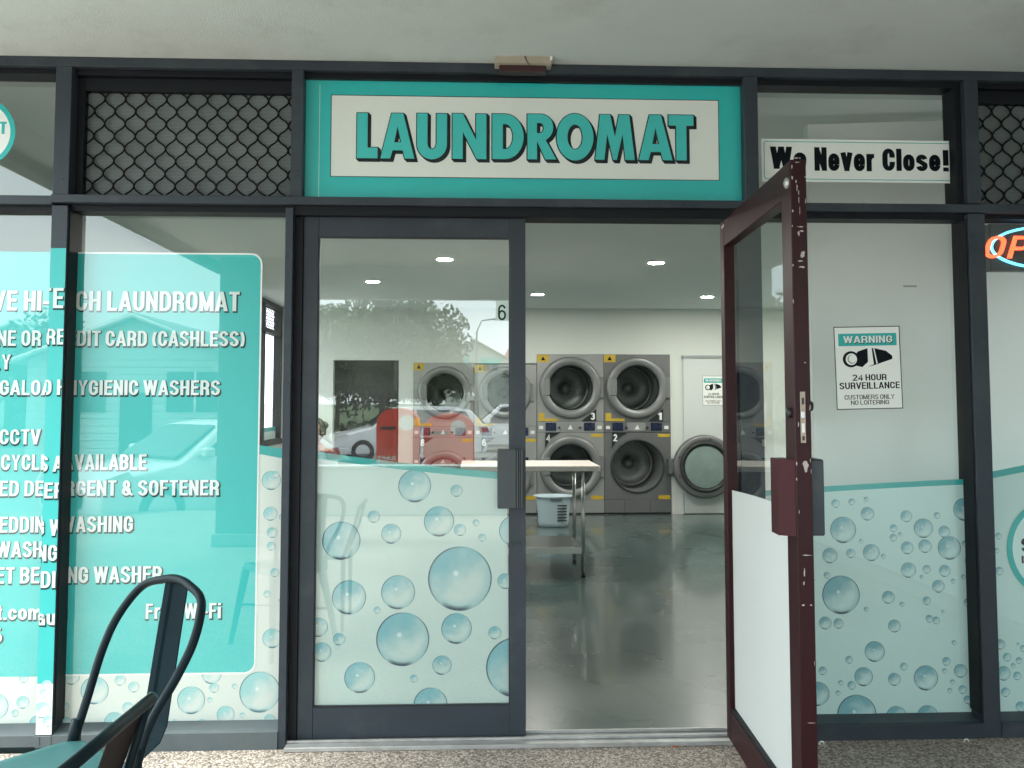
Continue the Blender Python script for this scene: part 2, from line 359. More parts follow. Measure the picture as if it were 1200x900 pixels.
def glyphs(T, w):
    """condensed grotesque skeletons: cap height 1, stroke T; returns {char: (advance width, [(closed, points)])}"""
    h = T / 2; l, r, b, t = h, w - h, h * .86, 1 - h * .86; m = (l + r) / 2; q = (r - l) / 2; e = min(q, .30); g = {}
    def bowl(y0, y1, x0=None, x1=None, k=None):     # closed rounded loop
        x0 = l if x0 is None else x0; x1 = r if x1 is None else x1; rx = (x1 - x0) / 2; ry = min(k or .26, (y1 - y0) / 2); c = (x0 + x1) / 2
        return (True, _arc(c, y1 - ry, rx, ry, 0, 180) + _arc(c, y0 + ry, rx, ry, 180, 360))
    g['O'] = g['0'] = (w, [bowl(b, t)]); g['I'] = (T, [(0, [(h, 0), (h, 1)])]); g['L'] = (w * .86, [(0, [(l, 1), (l, b), (w * .86, b)])])
    g['H'] = (w, [(0, [(l, 0), (l, 1)]), (0, [(r, 0), (r, 1)]), (0, [(l, .52), (r, .52)])])
    g['E'] = (w * .88, [(0, [(w * .88, t), (l, t), (l, b), (w * .88, b)]), (0, [(l, .52), (w * .82, .52)])]); g['F'] = (w * .85, [(0, [(w * .85, t), (l, t), (l, 0)]), (0, [(l, .50), (w * .78, .50)])])
    g['T'] = (w * .9, [(0, [(0, t), (w * .9, t)]), (0, [(w * .45, t), (w * .45, 0)])]); g['U'] = (w, [(0, [(l, 1)] + _arc(m, b + .26, q, .26, 180, 360, 10) + [(r, 1)])])
    e_ = .07; k_ = lambda a, b: (0, [(a[0] - (b[0] - a[0]) * e_, a[1] - (b[1] - a[1]) * e_), (b[0] + (b[0] - a[0]) * e_, b[1] + (b[1] - a[1]) * e_)])
    g['V'] = (w * 1.04, [k_((h * .9, 1), (w * .50, 0)), k_((w * 1.04 - h * .9, 1), (w * .54, 0))]); g['A'] = (w * 1.06, [k_((h * .9, 0), (w * .50, 1)), k_((w * 1.06 - h * .9, 0), (w * .56, 1)), (0, [(w * .26, .27), (w * .80, .27)])])
    W2 = w * 1.5; g['W'] = (W2, [k_((h * .9, 1), (W2 * .28, 0)), k_((W2 * .28, 0), (W2 * .5, 1)), k_((W2 * .5, 1), (W2 * .72, 0)), k_((W2 * .72, 0), (W2 - h * .9, 1))])
    g['M'] = (w * 1.25, [(0, [(l, 0), (l, 1)]), (0, [(w * 1.25 - h, 0), (w * 1.25 - h, 1)]), k_((l, 1), (w * .625, .1)), k_((w * 1.25 - h, 1), (w * .625, .1))])
    g['N'] = (w, [(0, [(l, 0), (l, 1)]), (0, [(r, 0), (r, 1)]), k_((l, .97), (r, .03))])
    C = _arc(m, t - .26, q, .26, -12, 180, 9) + _arc(m, b + .26, q, .26, 180, 372, 9)
    g['C'] = (w, [(0, C)]); g['G'] = (w, [(0, _arc(m, t - .26, q, .26, -12, 180, 9) + _arc(m, b + .26, q, .26, 180, 320, 7) + [(r, b + .14), (r, .47), (m, .47)])])
    g['D'] = (w, [(1, [(l, b), (l, t)] + _arc(m - .02, t - .26, r - m + .02, .26, 90, 0, 5) + _arc(m - .02, b + .26, r - m + .02, .26, 0, -90, 5))])
    P_ = lambda y0, y1: (1, [(l, y0), (l, y1)] + _arc(r - .17, (y0 + y1) / 2, .17, (y1 - y0) / 2, 90, -90, 7))
    g['P'] = (w, [P_(.44, t), (0, [(l, 0), (l, .6)])]); g['R'] = (w, [P_(.47, t), (0, [(l, 0), (l, .6)]), (0, [(m, .47), (r - .02, .38), (r, .0)])]); g['B'] = (w, [P_(b, .52), P_(.52, t)])
    S = _arc(m, t - .22, q, .22, 5, 90, 5) + _arc(m, t - .22, q, .22, 90, 200, 6) + [(m, .51)] + _arc(m, b + .22, q, .22, 20, -90, 6) + _arc(m, b + .22, q, .22, -90, -175, 5)
    g['S'] = (w, [(0, S)]); g['Y'] = (w, [(0, [(h * .8, 1), (m, .42), (w - h * .8, 1)]), (0, [(m, .5), (m, 0)])]); g['K'] = (w, [(0, [(l, 0), (l, 1)]), (0, [(r, 1), (l, .4)]), (0, [(m, .55), (r, 0)])])
    g['1'] = (w * .7, [(0, [(w * .46, 0), (w * .46, 1)]), (0, [(0, .74), (w * .25, .80), (w * .44, .96)])]); g['2'] = (w, [(0, _arc(m, t - .25, q, .25, 170, -20, 9) + [(l, b), (w, b)])])
    g['3'] = (w, [(0, _arc(m, t - .21, q * .95, .21, 165, -70, 8) + [(m - .02, .53)]), (0, [(m - .02, .53)] + _arc(m, b + .24, q, .24, 70, -165, 9))]); g['4'] = (w, [(0, [(w, .28), (l * .5, .28), (r * .86, 1), (r * .86, 0)])])
    g['5'] = (w, [(0, [(r, t), (l + .03, t), (l, .50)] + _arc(m, b + .26, q, .28, 100, -160, 10))]); g['6'] = (w, [bowl(b, .60), (0, [(l, .35)] + _arc(m, t - .28, q, .28, 180, 20, 8))]); g['8'] = (w, [bowl(b, .53), bowl(.53, t, l + .02, r - .02)])
    g['&'] = (w * 1.15, [bowl(b, .50, l, r - .02, .2), bowl(.50, t, l + .04, r - .06, .2), k_((m - .02, .40), (w * 1.08, .02))])
    g['('] = (T * 1.5, [(0, _arc(T * 2.2, .45, T * 1.7, .62, 130, 230, 8))]); g[')'] = (T * 1.5, [(0, _arc(-T * .7, .45, T * 1.7, .62, 50, -50, 8))])
    g['-'] = (w * .55, [(0, [(0, .40), (w * .55, .40)])]); g['.'] = (T, [(0, [(h, 0), (h, T * .95)])]); g['!'] = (T, [(0, [(h, 0), (h, T * .9)]), (0, [(h, .27), (h, 1)])])
    # lower case: x height .72
    xh = .74; wl = w * .92; lr = wl - h; lm = (l + lr) / 2; lq = (lr - l) / 2; tx = xh - h * .8; kk = .22
    g['o'] = (wl, [bowl(b, tx, l, lr, kk)]); g['c'] = (wl, [(0, _arc(lm, tx - kk, lq, kk, 0, 180, 7) + _arc(lm, b + kk, lq, kk, 180, 360, 7))])
    g['e'] = (wl, [(0, [(l, .37), (lr, .37)] + _arc(lm, tx - kk, lq, kk, 0, 180, 7) + _arc(lm, b + kk, lq, kk, 180, 350, 8))]); g['a'] = (wl, [bowl(b, .43, l, lr, .17), (0, [(lr, 0), (lr, tx - .16)] + _arc(lm, tx - .17, lq, .17, 0, 165, 7))])
    g['u'] = (wl, [(0, [(l, xh)] + _arc(lm, b + kk, lq, kk, 180, 360, 7)), (0, [(lr, xh), (lr, 0)])]); g['n'] = (wl, [(0, [(l, 0), (l, xh)]), (0, _arc(lm, tx - kk, lq, kk, 180, 0, 7) + [(lr, 0)])])
    g['m'] = (wl * 1.55, [(0, [(l, 0), (l, xh)]), (0, _arc(wl * .47, tx - kk, wl * .47 - h, kk, 180, 0, 7) + [(wl * .94 - h, 0)]), (0, _arc(wl * 1.16, tx - kk, wl * .39 - h + .02, kk, 180, 0, 7) + [(wl * 1.55 - h, 0)])])
    g['r'] = (wl * .68, [(0, [(l, 0), (l, xh)]), (0, [(l, .45)] + _arc(wl * .62, tx - kk, wl * .62 - h, kk, 170, 80, 5))]); g['i'] = (T, [(0, [(h, 0), (h, xh)]), (0, [(h, .86), (h, 1)])]); g['l'] = (T, [(0, [(h, 0), (h, 1)])])
    g['t'] = (wl * .6, [(0, [(wl * .3, .95), (wl * .3, b + .02), (wl * .6, b)]), (0, [(0, tx), (wl * .6, tx)])]); g['v'] = (wl, [k_((h * .9, xh), (wl * .5, 0)), k_((wl - h * .9, xh), (wl * .5, 0))])
    g['s'] = (wl, [(0, _arc(lm, tx - .15, lq, .15, 10, 200, 9) + [(lm, .38)] + _arc(lm, b + .15, lq, .15, 20, -170, 9))]); g[' '] = (w * .42, [])
    return g
def text_mesh(s, x0, x1, z0, z1, depth=.0008, weight=0.0, shear=0.0, mirror=False, T=.20, w=.50, gap=.065):
    """block lettering fitted to the box x0..x1, z0..z1 (front at y=0); weight thickens every stroke"""
    g = glyphs(T, w); T2 = T + weight; vs, fs = [], []; cx = 0; n_ = 0; i_ = 0
    for ch in s:
        adv, strokes = g[ch]
        for closed, pts in strokes:
            P = [Vector((p[0] + cx, p[1])) for p in pts]; P = [p for k, p in enumerate(P) if k == 0 or (p - P[k - 1]).length > 1e-4]; n = len(P)
            if closed and (P[0] - P[-1]).length < 1e-4: P.pop(); n -= 1
            base = len(vs); yy = (i_ % 5) * 2e-5; i_ += 1
            for k in range(n):
                d0 = (P[k] - P[k - 1]) if (k > 0 or closed) else None; d1 = (P[(k + 1) % n] - P[k]) if (k < n - 1 or closed) else None
                d0 = d0 or d1; d1 = d1 or d0; d0 = d0.normalized(); d1 = d1.normalized()
                n0 = Vector((-d0.y, d0.x)); n1 = Vector((-d1.y, d1.x)); mm = (n0 + n1); mm = mm.normalized() if mm.length > .05 else n0
                hv = abs(mm.x) ** 1.5; th = (T2 * (.84 + .16 * hv)) / 2; L_ = min(th / max(.35, mm.dot(n0)), th * 1.9)
                ext = Vector((0, 0))
                if not closed and weight and k == 0: ext = -d0 * weight / 2
                if not closed and weight and k == n - 1: ext = d0 * weight / 2
                for sg in (1, -1):
                    q = P[k] + ext + mm * L_ * sg
                    for dd in (0, depth): vs.append((q.x + shear * q.y, yy + dd, q.y))
            for k in range(n if closed else n - 1):
                a = base + k * 4; b = base + ((k + 1) % n) * 4
                fs += [(a, b, b + 2, a + 2), (a + 1, a + 3, b + 3, b + 1), (a, a + 1, b + 1, b), (a + 2, b + 2, b + 3, a + 3)]
            if not closed:
                a = base; fs.append((a, a + 2, a + 3, a + 1)); a = base + (n - 1) * 4; fs.append((a, a + 1, a + 3, a + 2))
        cx += adv + (gap if ch != ' ' else 0)
    a0, a1 = min(v[0] for v in vs), max(v[0] for v in vs); k0, k1 = -weight / 2, 1 + weight / 2
    caps = any(c.isupper() or c.isdigit() or c in 'lti!' for c in s)
    if not caps: k1 = .74 + weight / 2
    out_ = []
    for v in vs:
        x = (v[0] - a0) / (a1 - a0); z = (min(max(v[2], k0 if v[2] > -.12 - weight else v[2]), k1) - k0) / (k1 - k0)
        if mirror: x = 1 - x
        out_.append((x0 + (x1 - x0) * x, v[1], z0 + (z1 - z0) * z))
    me = bpy.data.meshes.new('lettering'); me.from_pydata(out_, [], fs); return me
def clip_mesh(me, xa=None, xb=None):
    bm = bmesh.new(); bm.from_mesh(me)
    for xx, n in ((xa, -1), (xb, 1)):
        if xx is None: continue
        bmesh.ops.bisect_plane(bm, geom=bm.verts[:] + bm.edges[:] + bm.faces[:], plane_co=(xx, 0, 0), plane_no=(n, 0, 0), clear_outer=True)
    m2 = bpy.data.meshes.new('clip'); bm.to_mesh(m2); n = len(bm.verts); bm.free()
    return m2 if n > 2 else None
def letter(name, s, x0, x1, z0, z1, y, m, parent, **k):
    o = link(name, text_mesh(s, x0, x1, z0, z1, **k), m, parent); o.location.y += y; return o
def prism(name, pts, y0, y1, m, parent=None):
    """polygon (x,z) extruded from y0 to y1"""
    bm = bmesh.new(); a = [bm.verts.new((p[0], y0, p[1])) for p in pts]; b = [bm.verts.new((p[0], y1, p[1])) for p in pts]
    bm.faces.new(a); bm.faces.new(b[::-1])
    for i in range(len(a)): bm.faces.new((a[i], b[i], b[(i + 1) % len(a)], a[(i + 1) % len(a)]))
    bmesh.ops.recalc_face_normals(bm, faces=bm.faces)
    return bm_obj(name, bm, m, parent)
def add_prism_dir(bm, pts, a0, a1, axis='X'):
    f = (lambda p, a: (a, p[0], p[1])) if axis == 'X' else (lambda p, a: (p[0], a, p[1]))
    a = [bm.verts.new(f(p, a0)) for p in pts]; b = [bm.verts.new(f(p, a1)) for p in pts]
    bm.faces.new(a); bm.faces.new(b[::-1])
    for i in range(len(a)): bm.faces.new((a[i], b[i], b[(i + 1) % len(a)], a[(i + 1) % len(a)]))
def rrect(x0, x1, z0, z1, r, n=8, corners=(1, 1, 1, 1)):
    pts = []
    for (cx, cz, a0, on) in ((x1 - r, z1 - r, 0, corners[0]), (x0 + r, z1 - r, 90, corners[1]), (x0 + r, z0 + r, 180, corners[2]), (x1 - r, z0 + r, 270, corners[3])):
        if on:
            for k in range(n + 1):
                a = R(a0 + 90 * k / n); pts.append((cx + r * math.cos(a), cz + r * math.sin(a)))
        else:
            pts.append((x1 if a0 in (0, 270) else x0, z1 if a0 in (0, 90) else z0))
    return pts
def circle(cx, cz, r, n=40, rz=None):
    return [(cx + r * math.cos(2 * math.pi * k / n), cz + (rz or r) * math.sin(2 * math.pi * k / n)) for k in range(n)]
BUB = None
def bubble(cx, cz, r, y, m, parent, lim=None):
    global BUB
    key = 'bub_' + m.name
    me = bpy.data.meshes.get(key)
    if me is None:
        bm = bmesh.new(); f = [bm.verts.new((math.cos(2 * math.pi * k / 32), 0, math.sin(2 * math.pi * k / 32))) for k in range(32)]
        g = [bm.verts.new((v.co.x, 1, v.co.z)) for v in f]
        bm.faces.new(f)
        for k in range(32): bm.faces.new((f[k], g[k], g[(k + 1) % 32], f[(k + 1) % 32]))
        bmesh.ops.recalc_face_normals(bm, faces=bm.faces)
        me = bpy.data.meshes.new(key); bm.to_mesh(me); bm.free(); me.materials.append(m)
    if lim and (cx - r < lim[0] or cx + r > lim[1] or cz - r < lim[2] or cz + r > lim[3]):
        bm = bmesh.new(); bm.from_mesh(me)
        for co, no in (((lim[0] - cx) / r, (-1, 0, 0)), ((lim[1] - cx) / r, (1, 0, 0)), ((lim[2] - cz) / r, (0, 0, -1)), ((lim[3] - cz) / r, (0, 0, 1))):
            bmesh.ops.bisect_plane(bm, geom=bm.verts[:] + bm.edges[:] + bm.faces[:], plane_co=(co if no[0] else 0, 0, co if no[2] else 0), plane_no=no, clear_outer=True)
        if len(bm.verts) < 4: bm.free(); return
        me = bpy.data.meshes.new('bubble'); bm.to_mesh(me); bm.free()
        if not me.materials: me.materials.append(m)
        lim = 'cut'
    o = bpy.data.objects.new('bubble', me); COL.objects.link(o); o.parent = parent
    o.location = (cx, y, cz); o.scale = (r, .0003, r); o.rotation_euler = (0, 0 if lim == 'cut' else R(random.uniform(-12, 12)), 0)
    return o

# ------------------------------------------------------------------ ground, street, canopy, shop shell
ZL = -.36                                   # street level beyond the kerb
bm = bmesh.new(); add_box(bm, -9, 7, -7.3, .0, -.5, 0); tag(bm_obj('pavement', bm, M['aggregate']), kind='structure')
bm = bmesh.new(); add_box(bm, -400, 400, -13.5, -7.46, -.9, ZL); tag(bm_obj('road', bm, M['asphalt']), kind='structure')
bm = bmesh.new(); add_box(bm, -9, 7, -7.45, -7.3, -.5, -.01, .02); tag(bm_obj('kerb', bm, M['kerb']), kind='structure')
bm = bmesh.new(); add_box(bm, -400, 400, -900, -13.5, -1, ZL - .004); tag(bm_obj('street', bm, M['asphalt']), kind='structure')
bm = bmesh.new(); add_box(bm, -400, 400, -900, -34, -1, ZL + .1); tag(bm_obj('lawn', bm, M['grass']), kind='structure')
bm = bmesh.new(); add_box(bm, -400, 400, -.02, 600, -1, -.05); tag(bm_obj('ground', bm, M['kerb']), kind='structure')
ZS = Z(69.5, 0, 300)                        # soffit height
can = thing('canopy', 'painted soffit slab of the canopy above the shopfront', 'canopy')
bm = bmesh.new(); add_box(bm, -2.55, 3.1, -5.15, .35, ZS, ZS + .22); bm_obj('soffit_panel', bm, M['soffit'], can)
box('edge_beam', -2.67, -2.551, -5.27, .35, ZS - .07, ZS + .3, M['frame_dark'], can)
box('fascia', -2.55, 3.1, -5.27, -5.151, ZS - .34, ZS + .30, M['fascia'], can)
pier = thing('support_pier', 'dark rendered pier carrying the canopy edge, mirrored in the left window', 'pier')
box('pier_shaft', -2.45, -1.74, -5.05, -4.62, .12, ZS - .002, M['pier'], pier, .01)
box('pier_base', -2.48, -1.71, -5.08, -4.59, 0, .12, M['kerb'], pier, .01)
rw = thing('added_side_wall', 'unseen light grey side wall added right of the windows to shade and bounce light', 'wall')  # wall outside the view, added to shade the right side and bounce light
box('wall_panel', 3.1, 3.3, -4.6, -.001, .1, ZS + .3, M['side'], rw, .004)
box('wall_plinth', 3.08, 3.32, -4.62, -.001, 0, .1, M['kerb'], rw, .004)
lw = thing('reflection_mask_wall', 'low white wall added in front of the post boxes to hide their lower part in the door reflection', 'wall')  # added wall, masks the lower post boxes in the door reflection
box('wall_body', -2.6, .9, -6.95, -6.8, 0, .56, M['fascia'], lw, .01)
box('wall_cap', -2.63, .93, -6.98, -6.77, .561, .60, M['fascia'], lw, .008)
# shell
YB = 6.87; ZC = 2.50; XL, XR = -2.32, 4.6
tag(box('floor', XL, XR, .10, YB + .1, -.3, .012, M['floor'], bev=0), kind='structure')
tag(box('ceiling', XL, XR, 1.9, YB, ZC, ZC + .2, M['ceil'], bev=0), kind='structure')
tag(box('ceiling_bulkhead', XL, XR, .12, 1.899, ZS + .02, ZS + .2, M['ceil'], bev=0), kind='structure')
tag(box('wall_bulkhead', XL, XR, 1.9, 1.95, ZC + .201, ZS + .2, M['wall'], bev=0), kind='structure')
# back wall with the dark doorway
dx0, dx1 = X(390, YB), X(467, YB); dzt = Z(422, YB, 430)
tag(box('wall_back', XL, dx0, YB, YB + .12, 0, ZC, M['wall'], bev=0), kind='structure')
tag(box('wall_back', dx0, dx1, YB, YB + .12, dzt, ZC, M['wall'], bev=0), kind='structure')
mxa, mxm, mxb = X(484, YB - .01) + .002, X(629.2, YB - .01), X(785.8, YB - .01)
tag(box('wall_back', dx1, mxa, YB, YB + .12, 0, ZC, M['wall'], bev=0), kind='structure')
tag(box('service_void', mxa - .2, mxb + .2, YB + .90, YB + .95, 0, ZC, M['black'], bev=0), kind='structure')
tag(box('service_void', mxa - .2, mxb + .2, YB + .12, YB + .90, 2.1, 2.15, M['black'], bev=0), kind='structure')
tag(box('service_void', mxa - .25, mxa - .2, YB + .12, YB + .95, 0, 2.15, M['black'], bev=0), kind='structure')
tag(box('service_void', mxb + .2, mxb + .25, YB + .12, YB + .95, 0, 2.15, M['black'], bev=0), kind='structure')
tag(box('wall_back', mxa, mxm, YB, YB + .12, Z(425.6, YB, 560), ZC, M['wall'], bev=0), kind='structure')
tag(box('wall_back', mxm, mxb, YB, YB + .12, Z(415.2, YB, 700), ZC, M['wall'], bev=0), kind='structure')
tag(box('wall_back', mxb, XR, YB, YB + .12, 0, ZC, M['wall'], bev=0), kind='structure')
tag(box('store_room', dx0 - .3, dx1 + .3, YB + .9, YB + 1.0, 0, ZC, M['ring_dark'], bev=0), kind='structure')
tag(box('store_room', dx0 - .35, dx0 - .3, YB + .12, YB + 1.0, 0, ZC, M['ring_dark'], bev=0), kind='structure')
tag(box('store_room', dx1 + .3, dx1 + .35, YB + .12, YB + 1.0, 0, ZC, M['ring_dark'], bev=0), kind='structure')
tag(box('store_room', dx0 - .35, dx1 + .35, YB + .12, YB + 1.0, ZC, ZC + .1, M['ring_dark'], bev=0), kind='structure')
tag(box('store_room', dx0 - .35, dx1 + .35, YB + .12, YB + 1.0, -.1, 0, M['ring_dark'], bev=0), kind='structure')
tag(box('wall_right', XR, XR + .1, .1, YB + .12, 0, ZS + .2, M['wall'], bev=0), kind='structure')
# left wall: solid at the front, glazed bay at the rear
tag(box('wall_left', XL - .1, XL, .1, 5.2, 0, ZS + .2, M['wall'], bev=0), kind='structure')
tag(box('wall_left', XL - .1, XL, 5.2, YB + .12, 0, .9, M['wall'], bev=0), kind='structure')
tag(box('wall_left', XL - .1, XL, 5.2, YB + .12, ZC - .05, ZC + .2, M['frame_dark'], bev=0), kind='structure')
tag(box('roof_slab', XL - .2, XR + .2, .36, YB + 1.2, ZS + .201, ZS + .5, M['soffit'], bev=0), kind='structure')
swn = thing('side_window', 'dark framed side window with diamond mesh above at the rear left inside the shop', 'window')
za_, zb_ = .9, ZC - .052
for yy in (5.203, 6.02, YB - .045): box('window_frame', XL - .09, XL + .004, yy, yy + .04, za_, zb_, M['frame_dark'], swn)
box('transom_bar', XL - .09, XL + .003, 5.244, YB - .046, 2.14, 2.19, M['frame_dark'], swn); box('window_sill', XL - .10, XL + .02, 5.21, YB - .004, za_ - .03, za_ + .03, M['frame_dark'], swn)
box('glass_pane', XL - .06, XL - .054, 5.244, YB - .046, za_ + .031, 2.139, M['glass_sign'], swn, 0)
box('window_film', XL - .053, XL - .051, 5.245, YB - .047, za_ + .031, 1.02, M['film_b'], swn, 0); box('teal_stripe', XL - .053, XL - .050, 5.245, YB - .047, 1.021, 1.07, M['teal'], swn, 0)
bm = bmesh.new()
for k in range(-4, 24):
    for sg in (1, -1):
        y0_ = 5.244 + k * .075; y1_ = y0_ + .262; a_, b_ = (2.19, zb_) if sg > 0 else (zb_, 2.19)
        p, q = Vector((XL - .05, y0_, a_)), Vector((XL - .05, y1_, b_))
        lo, hi = 5.244, YB - .046
        if q.y <= lo or p.y >= hi: continue
        if p.y < lo: p = p.lerp(q, (lo - p.y) / (q.y - p.y))
        if q.y > hi: q = p.lerp(q, (hi - p.y) / (q.y - p.y))
        add_tube(bm, [p, q], .004, 4)
bm_obj('wire_mesh', bm, M['mesh'], swn)
# white partition behind the right window
bm = bmesh.new()
pa, pb = Vector((X(953, .62), .62)), Vector((4.6, .22))
ztp = Z(146, .62, 953)
q = [(pa.x, pa.y), (pb.x, pb.y), (pb.x, pb.y + .06), (pa.x, pa.y + .06)]
a = [bm.verts.new((p[0], p[1], .012)) for p in q]; b = [bm.verts.new((p[0], p[1], ztp)) for p in q]
bm.faces.new(a[::-1]); bm.faces.new(b)
for i in range(4): bm.faces.new((a[i], a[(i + 1) % 4], b[(i + 1) % 4], b[i]))
tag(bm_obj('partition_wall', bm, M['partition']), kind='structure')

# ------------------------------------------------------------------ shopfront frame
G = .08                                     # glass plane (recess behind the frame face)
FD = .13                                    # back of frame
sf = thing('shopfront_frame', 'dark grey aluminium shopfront frame between soffit and pavement', 'frame')
zt0, zt1 = Z(243, 0, 350), Z(231, 0, 350)   # transom rail
zh0 = Z(82.5, 0, 200)                       # bottom of head beam
zs1 = Z(860.5, 0, 100)                      # top of sill
m1a, m1b = -1.697, -1.634
box('head_beam', -2.55, 3.1, 0, FD, zh0 + .012, ZS - .001, M['frame'], sf)
box('head_stop', -2.55, 3.1, .03, FD - .01, zh0 - .012, zh0 + .0115, M['frame_dark'], sf)
m2a, m2b = X(334.5, 0, 255), X(343.5, 0, 255)
jx = X(353.5, 0, 255)
m3a, m3b = X(872, 0, 120), X(888, 0, 120)
m4a, m4b = X(1142.5, 0, 500), X(1162, 0, 500)
doorR = 1.0                                 # opening edge at the hinge jamb
def mull(a, b, z0, z1, y0=0): return box('mullion', a, b, y0, FD, z0, z1, M['frame'], sf)
mull(m1a, m1b, .0, zt0 - .0005); mull(m1a, m1b, zt1 + .0005, zh0 + .011)
mull(m2a, m2b, .0, zt0 - .0005); mull(X(341, 0, 150), X(355, 0, 150), zt1 + .0005, zh0 + .011)
mull(m3a, m3b, zt1 + .0005, zh0 + .011)
mull(m4a, m4b, .0, zt0 - .0005); mull(m4a, m4b - .012, zt1 + .0005, zh0 + .011)
box('mullion', -2.55, -2.45, 0, FD, 0, zh0 + .011, M['frame'], sf)
box('mullion', 3.02, 3.1, 0, FD, 0, zt0 - .0005, M['frame'], sf)
box('door_jamb', m2b + .0005, jx, .035, FD, 0, zt0 - .03, M['frame_dark'], sf)
box('door_jamb', 1.087, m3b + .01, .015, FD, 0, zt0 - .0005, M['frame'], sf)
box('door_jamb', 1.070, 1.0865, .03, FD, 0, zt0 - .03, M['frame_dark'], sf)
tl, tr = m1b, m4a
box('transom_rail', -2.449, m1a - .0005, .0, FD, zt0 + .004, zt1 - .003, M['frame'], sf)
box('transom_rail', m1a, m3b + .02, -.012, FD, zt0 + .010, zt1, M['frame'], sf)
box('transom_rail', m3b + .0205, m4b, -.004, FD, zt0 + .004, zt1 - .004, M['frame'], sf)
box('transom_rail', m4b + .0005, 3.1, 0, FD, zt0 + .002, zt1, M['frame'], sf)
box('transom_stop', -2.449, m1a - .001, .03, FD - .01, zt0 - .016, zt0 + .0035, M['frame_dark'], sf)
box('transom_stop', m1b + .001, m2a - .001, .03, FD - .01, zt0 - .016, zt0 + .0095, M['frame_dark'], sf)
box('door_head', m2b + .001, doorR + .06, .012, FD, zt0 - .029, zt0 + .0095, M['frame_dark'], sf)
box('transom_stop', m3b + .02, m4a - .001, .03, FD - .01, zt0 - .020, zt0 + .0035, M['frame_dark'], sf)
box('transom_stop', m4b + .001, 3.1, .03, FD - .01, zt0 - .016, zt0 + .0015, M['frame_dark'], sf)
# sills: sloped top
def sill(a, b, z1, z0=0.0, name='sill', mm='frame'):
    bm = bmesh.new(); add_prism_dir(bm, [(-.004, z0), (FD, z0), (FD, z1 + .02), (.012, z1 + .004), (-.004, z1 - .002)], a, b)
    bmesh.ops.recalc_face_normals(bm, faces=bm.faces); return bm_obj(name, bm, M[mm], sf)
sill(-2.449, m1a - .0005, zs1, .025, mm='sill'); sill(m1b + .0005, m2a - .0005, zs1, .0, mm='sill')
zsR = Z(850, 0, 1000)
sill(m3b + .011, m4a - .0005, zsR, .0); sill(m4b + .0005, 3.1, zsR, .0)
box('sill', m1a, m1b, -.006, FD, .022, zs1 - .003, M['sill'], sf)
box('side_return', m1b + .0002, m1b + .006, .012, FD - .01, zs1 + .03, zt0 - .017, M['frame_dark'], sf)
box('side_return', m4a - .006, m4a - .0002, .012, FD - .01, zsR + .03, zt0 - .021, M['frame_dark'], sf)
box('side_return', m4a - .03, m4a - .0002, .03, FD - .01, zt1 + .001, zh0 - .013, M['frame_dark'], sf)
for xj in (X(47, 0, 865), X(430, 0, 240), X(800, 0, 240), X(1010, 0, 245)):
    lo_, hi_ = (.03, zs1 - .006) if xj < -1 else (zt0 + .014, zt1 - .004)
    box('joint_line', xj, xj + .0015, -.0155 if xj > -1 else -.0068, -.0125 if xj > -1 else -.004, lo_, hi_, M['black'], sf, 0)
for px_s, py_s in ((337, 448), (338, 600), (69, 140), (74, 210), (347, 120), (349, 200), (880, 130), (880, 215), (1152, 330), (1156, 520), (1160, 700), (337, 300), (336, 760)):
    xs_, zs_ = W(px_s, py_s, 0); lathe('screw', [(.001, -.0015), (.0035, -.001), (.004, 0)], (xs_, 0, zs_), M['black'], sf, seg=8)
# threshold with two ribs
th = thing('door_threshold', 'worn aluminium door track across the open doorway', 'threshold')
box('track_plate', m2b + .001, doorR + .06, -.035, .115, .0, .018, M['alu'], th, .003)
box('track_rib', m2b + .001, doorR + .06, .010, .018, .0185, .028, M['alu'], th, .001)
box('track_rib', m2b + .001, doorR + .06, .070, .078, .0185, .030, M['alu'], th, .001)
tag(box('orange_chip', X(783, -.04), X(790, -.04), -.044, -.037, .0002, .004, M['scrap'], None, .001), 'small red orange scrap against the aluminium threshold', 'scrap')
rnd = random.Random(11)
lv = bpy.data.meshes.new('litter')
vs, fs = [], []
for i in range(150):
    x_, y_ = rnd.uniform(-2.3, 2.6), -.006 - abs(rnd.gauss(0, .05)); s_q = rnd.uniform(.0015, .006); a_ = rnd.uniform(0, 6.3); b0 = len(vs)
    for k in range(4): vs.append((x_ + s_q * math.cos(a_ + k * 1.57) * (1 if k % 2 else .5), y_ + s_q * math.sin(a_ + k * 1.57) * (1 if k % 2 else .5), .001 + (s_q * .5 if k == 1 else 0)))
    fs.append((b0, b0 + 1, b0 + 2, b0 + 3))
lv.from_pydata(vs, [], fs); tag(link('litter', lv, M['leaf_dry']), 'fine dry grit and leaf crumbs along the foot of the shopfront', 'litter', kind='stuff')
for xx in (X(622, .03), X(776, .03), X(370, .03)):
    lathe('screw', [(.001, -.0), (.006, 0.002), (.007, .004)], (xx, .045, .0145), M['black'], th, axis='Z', seg=10)

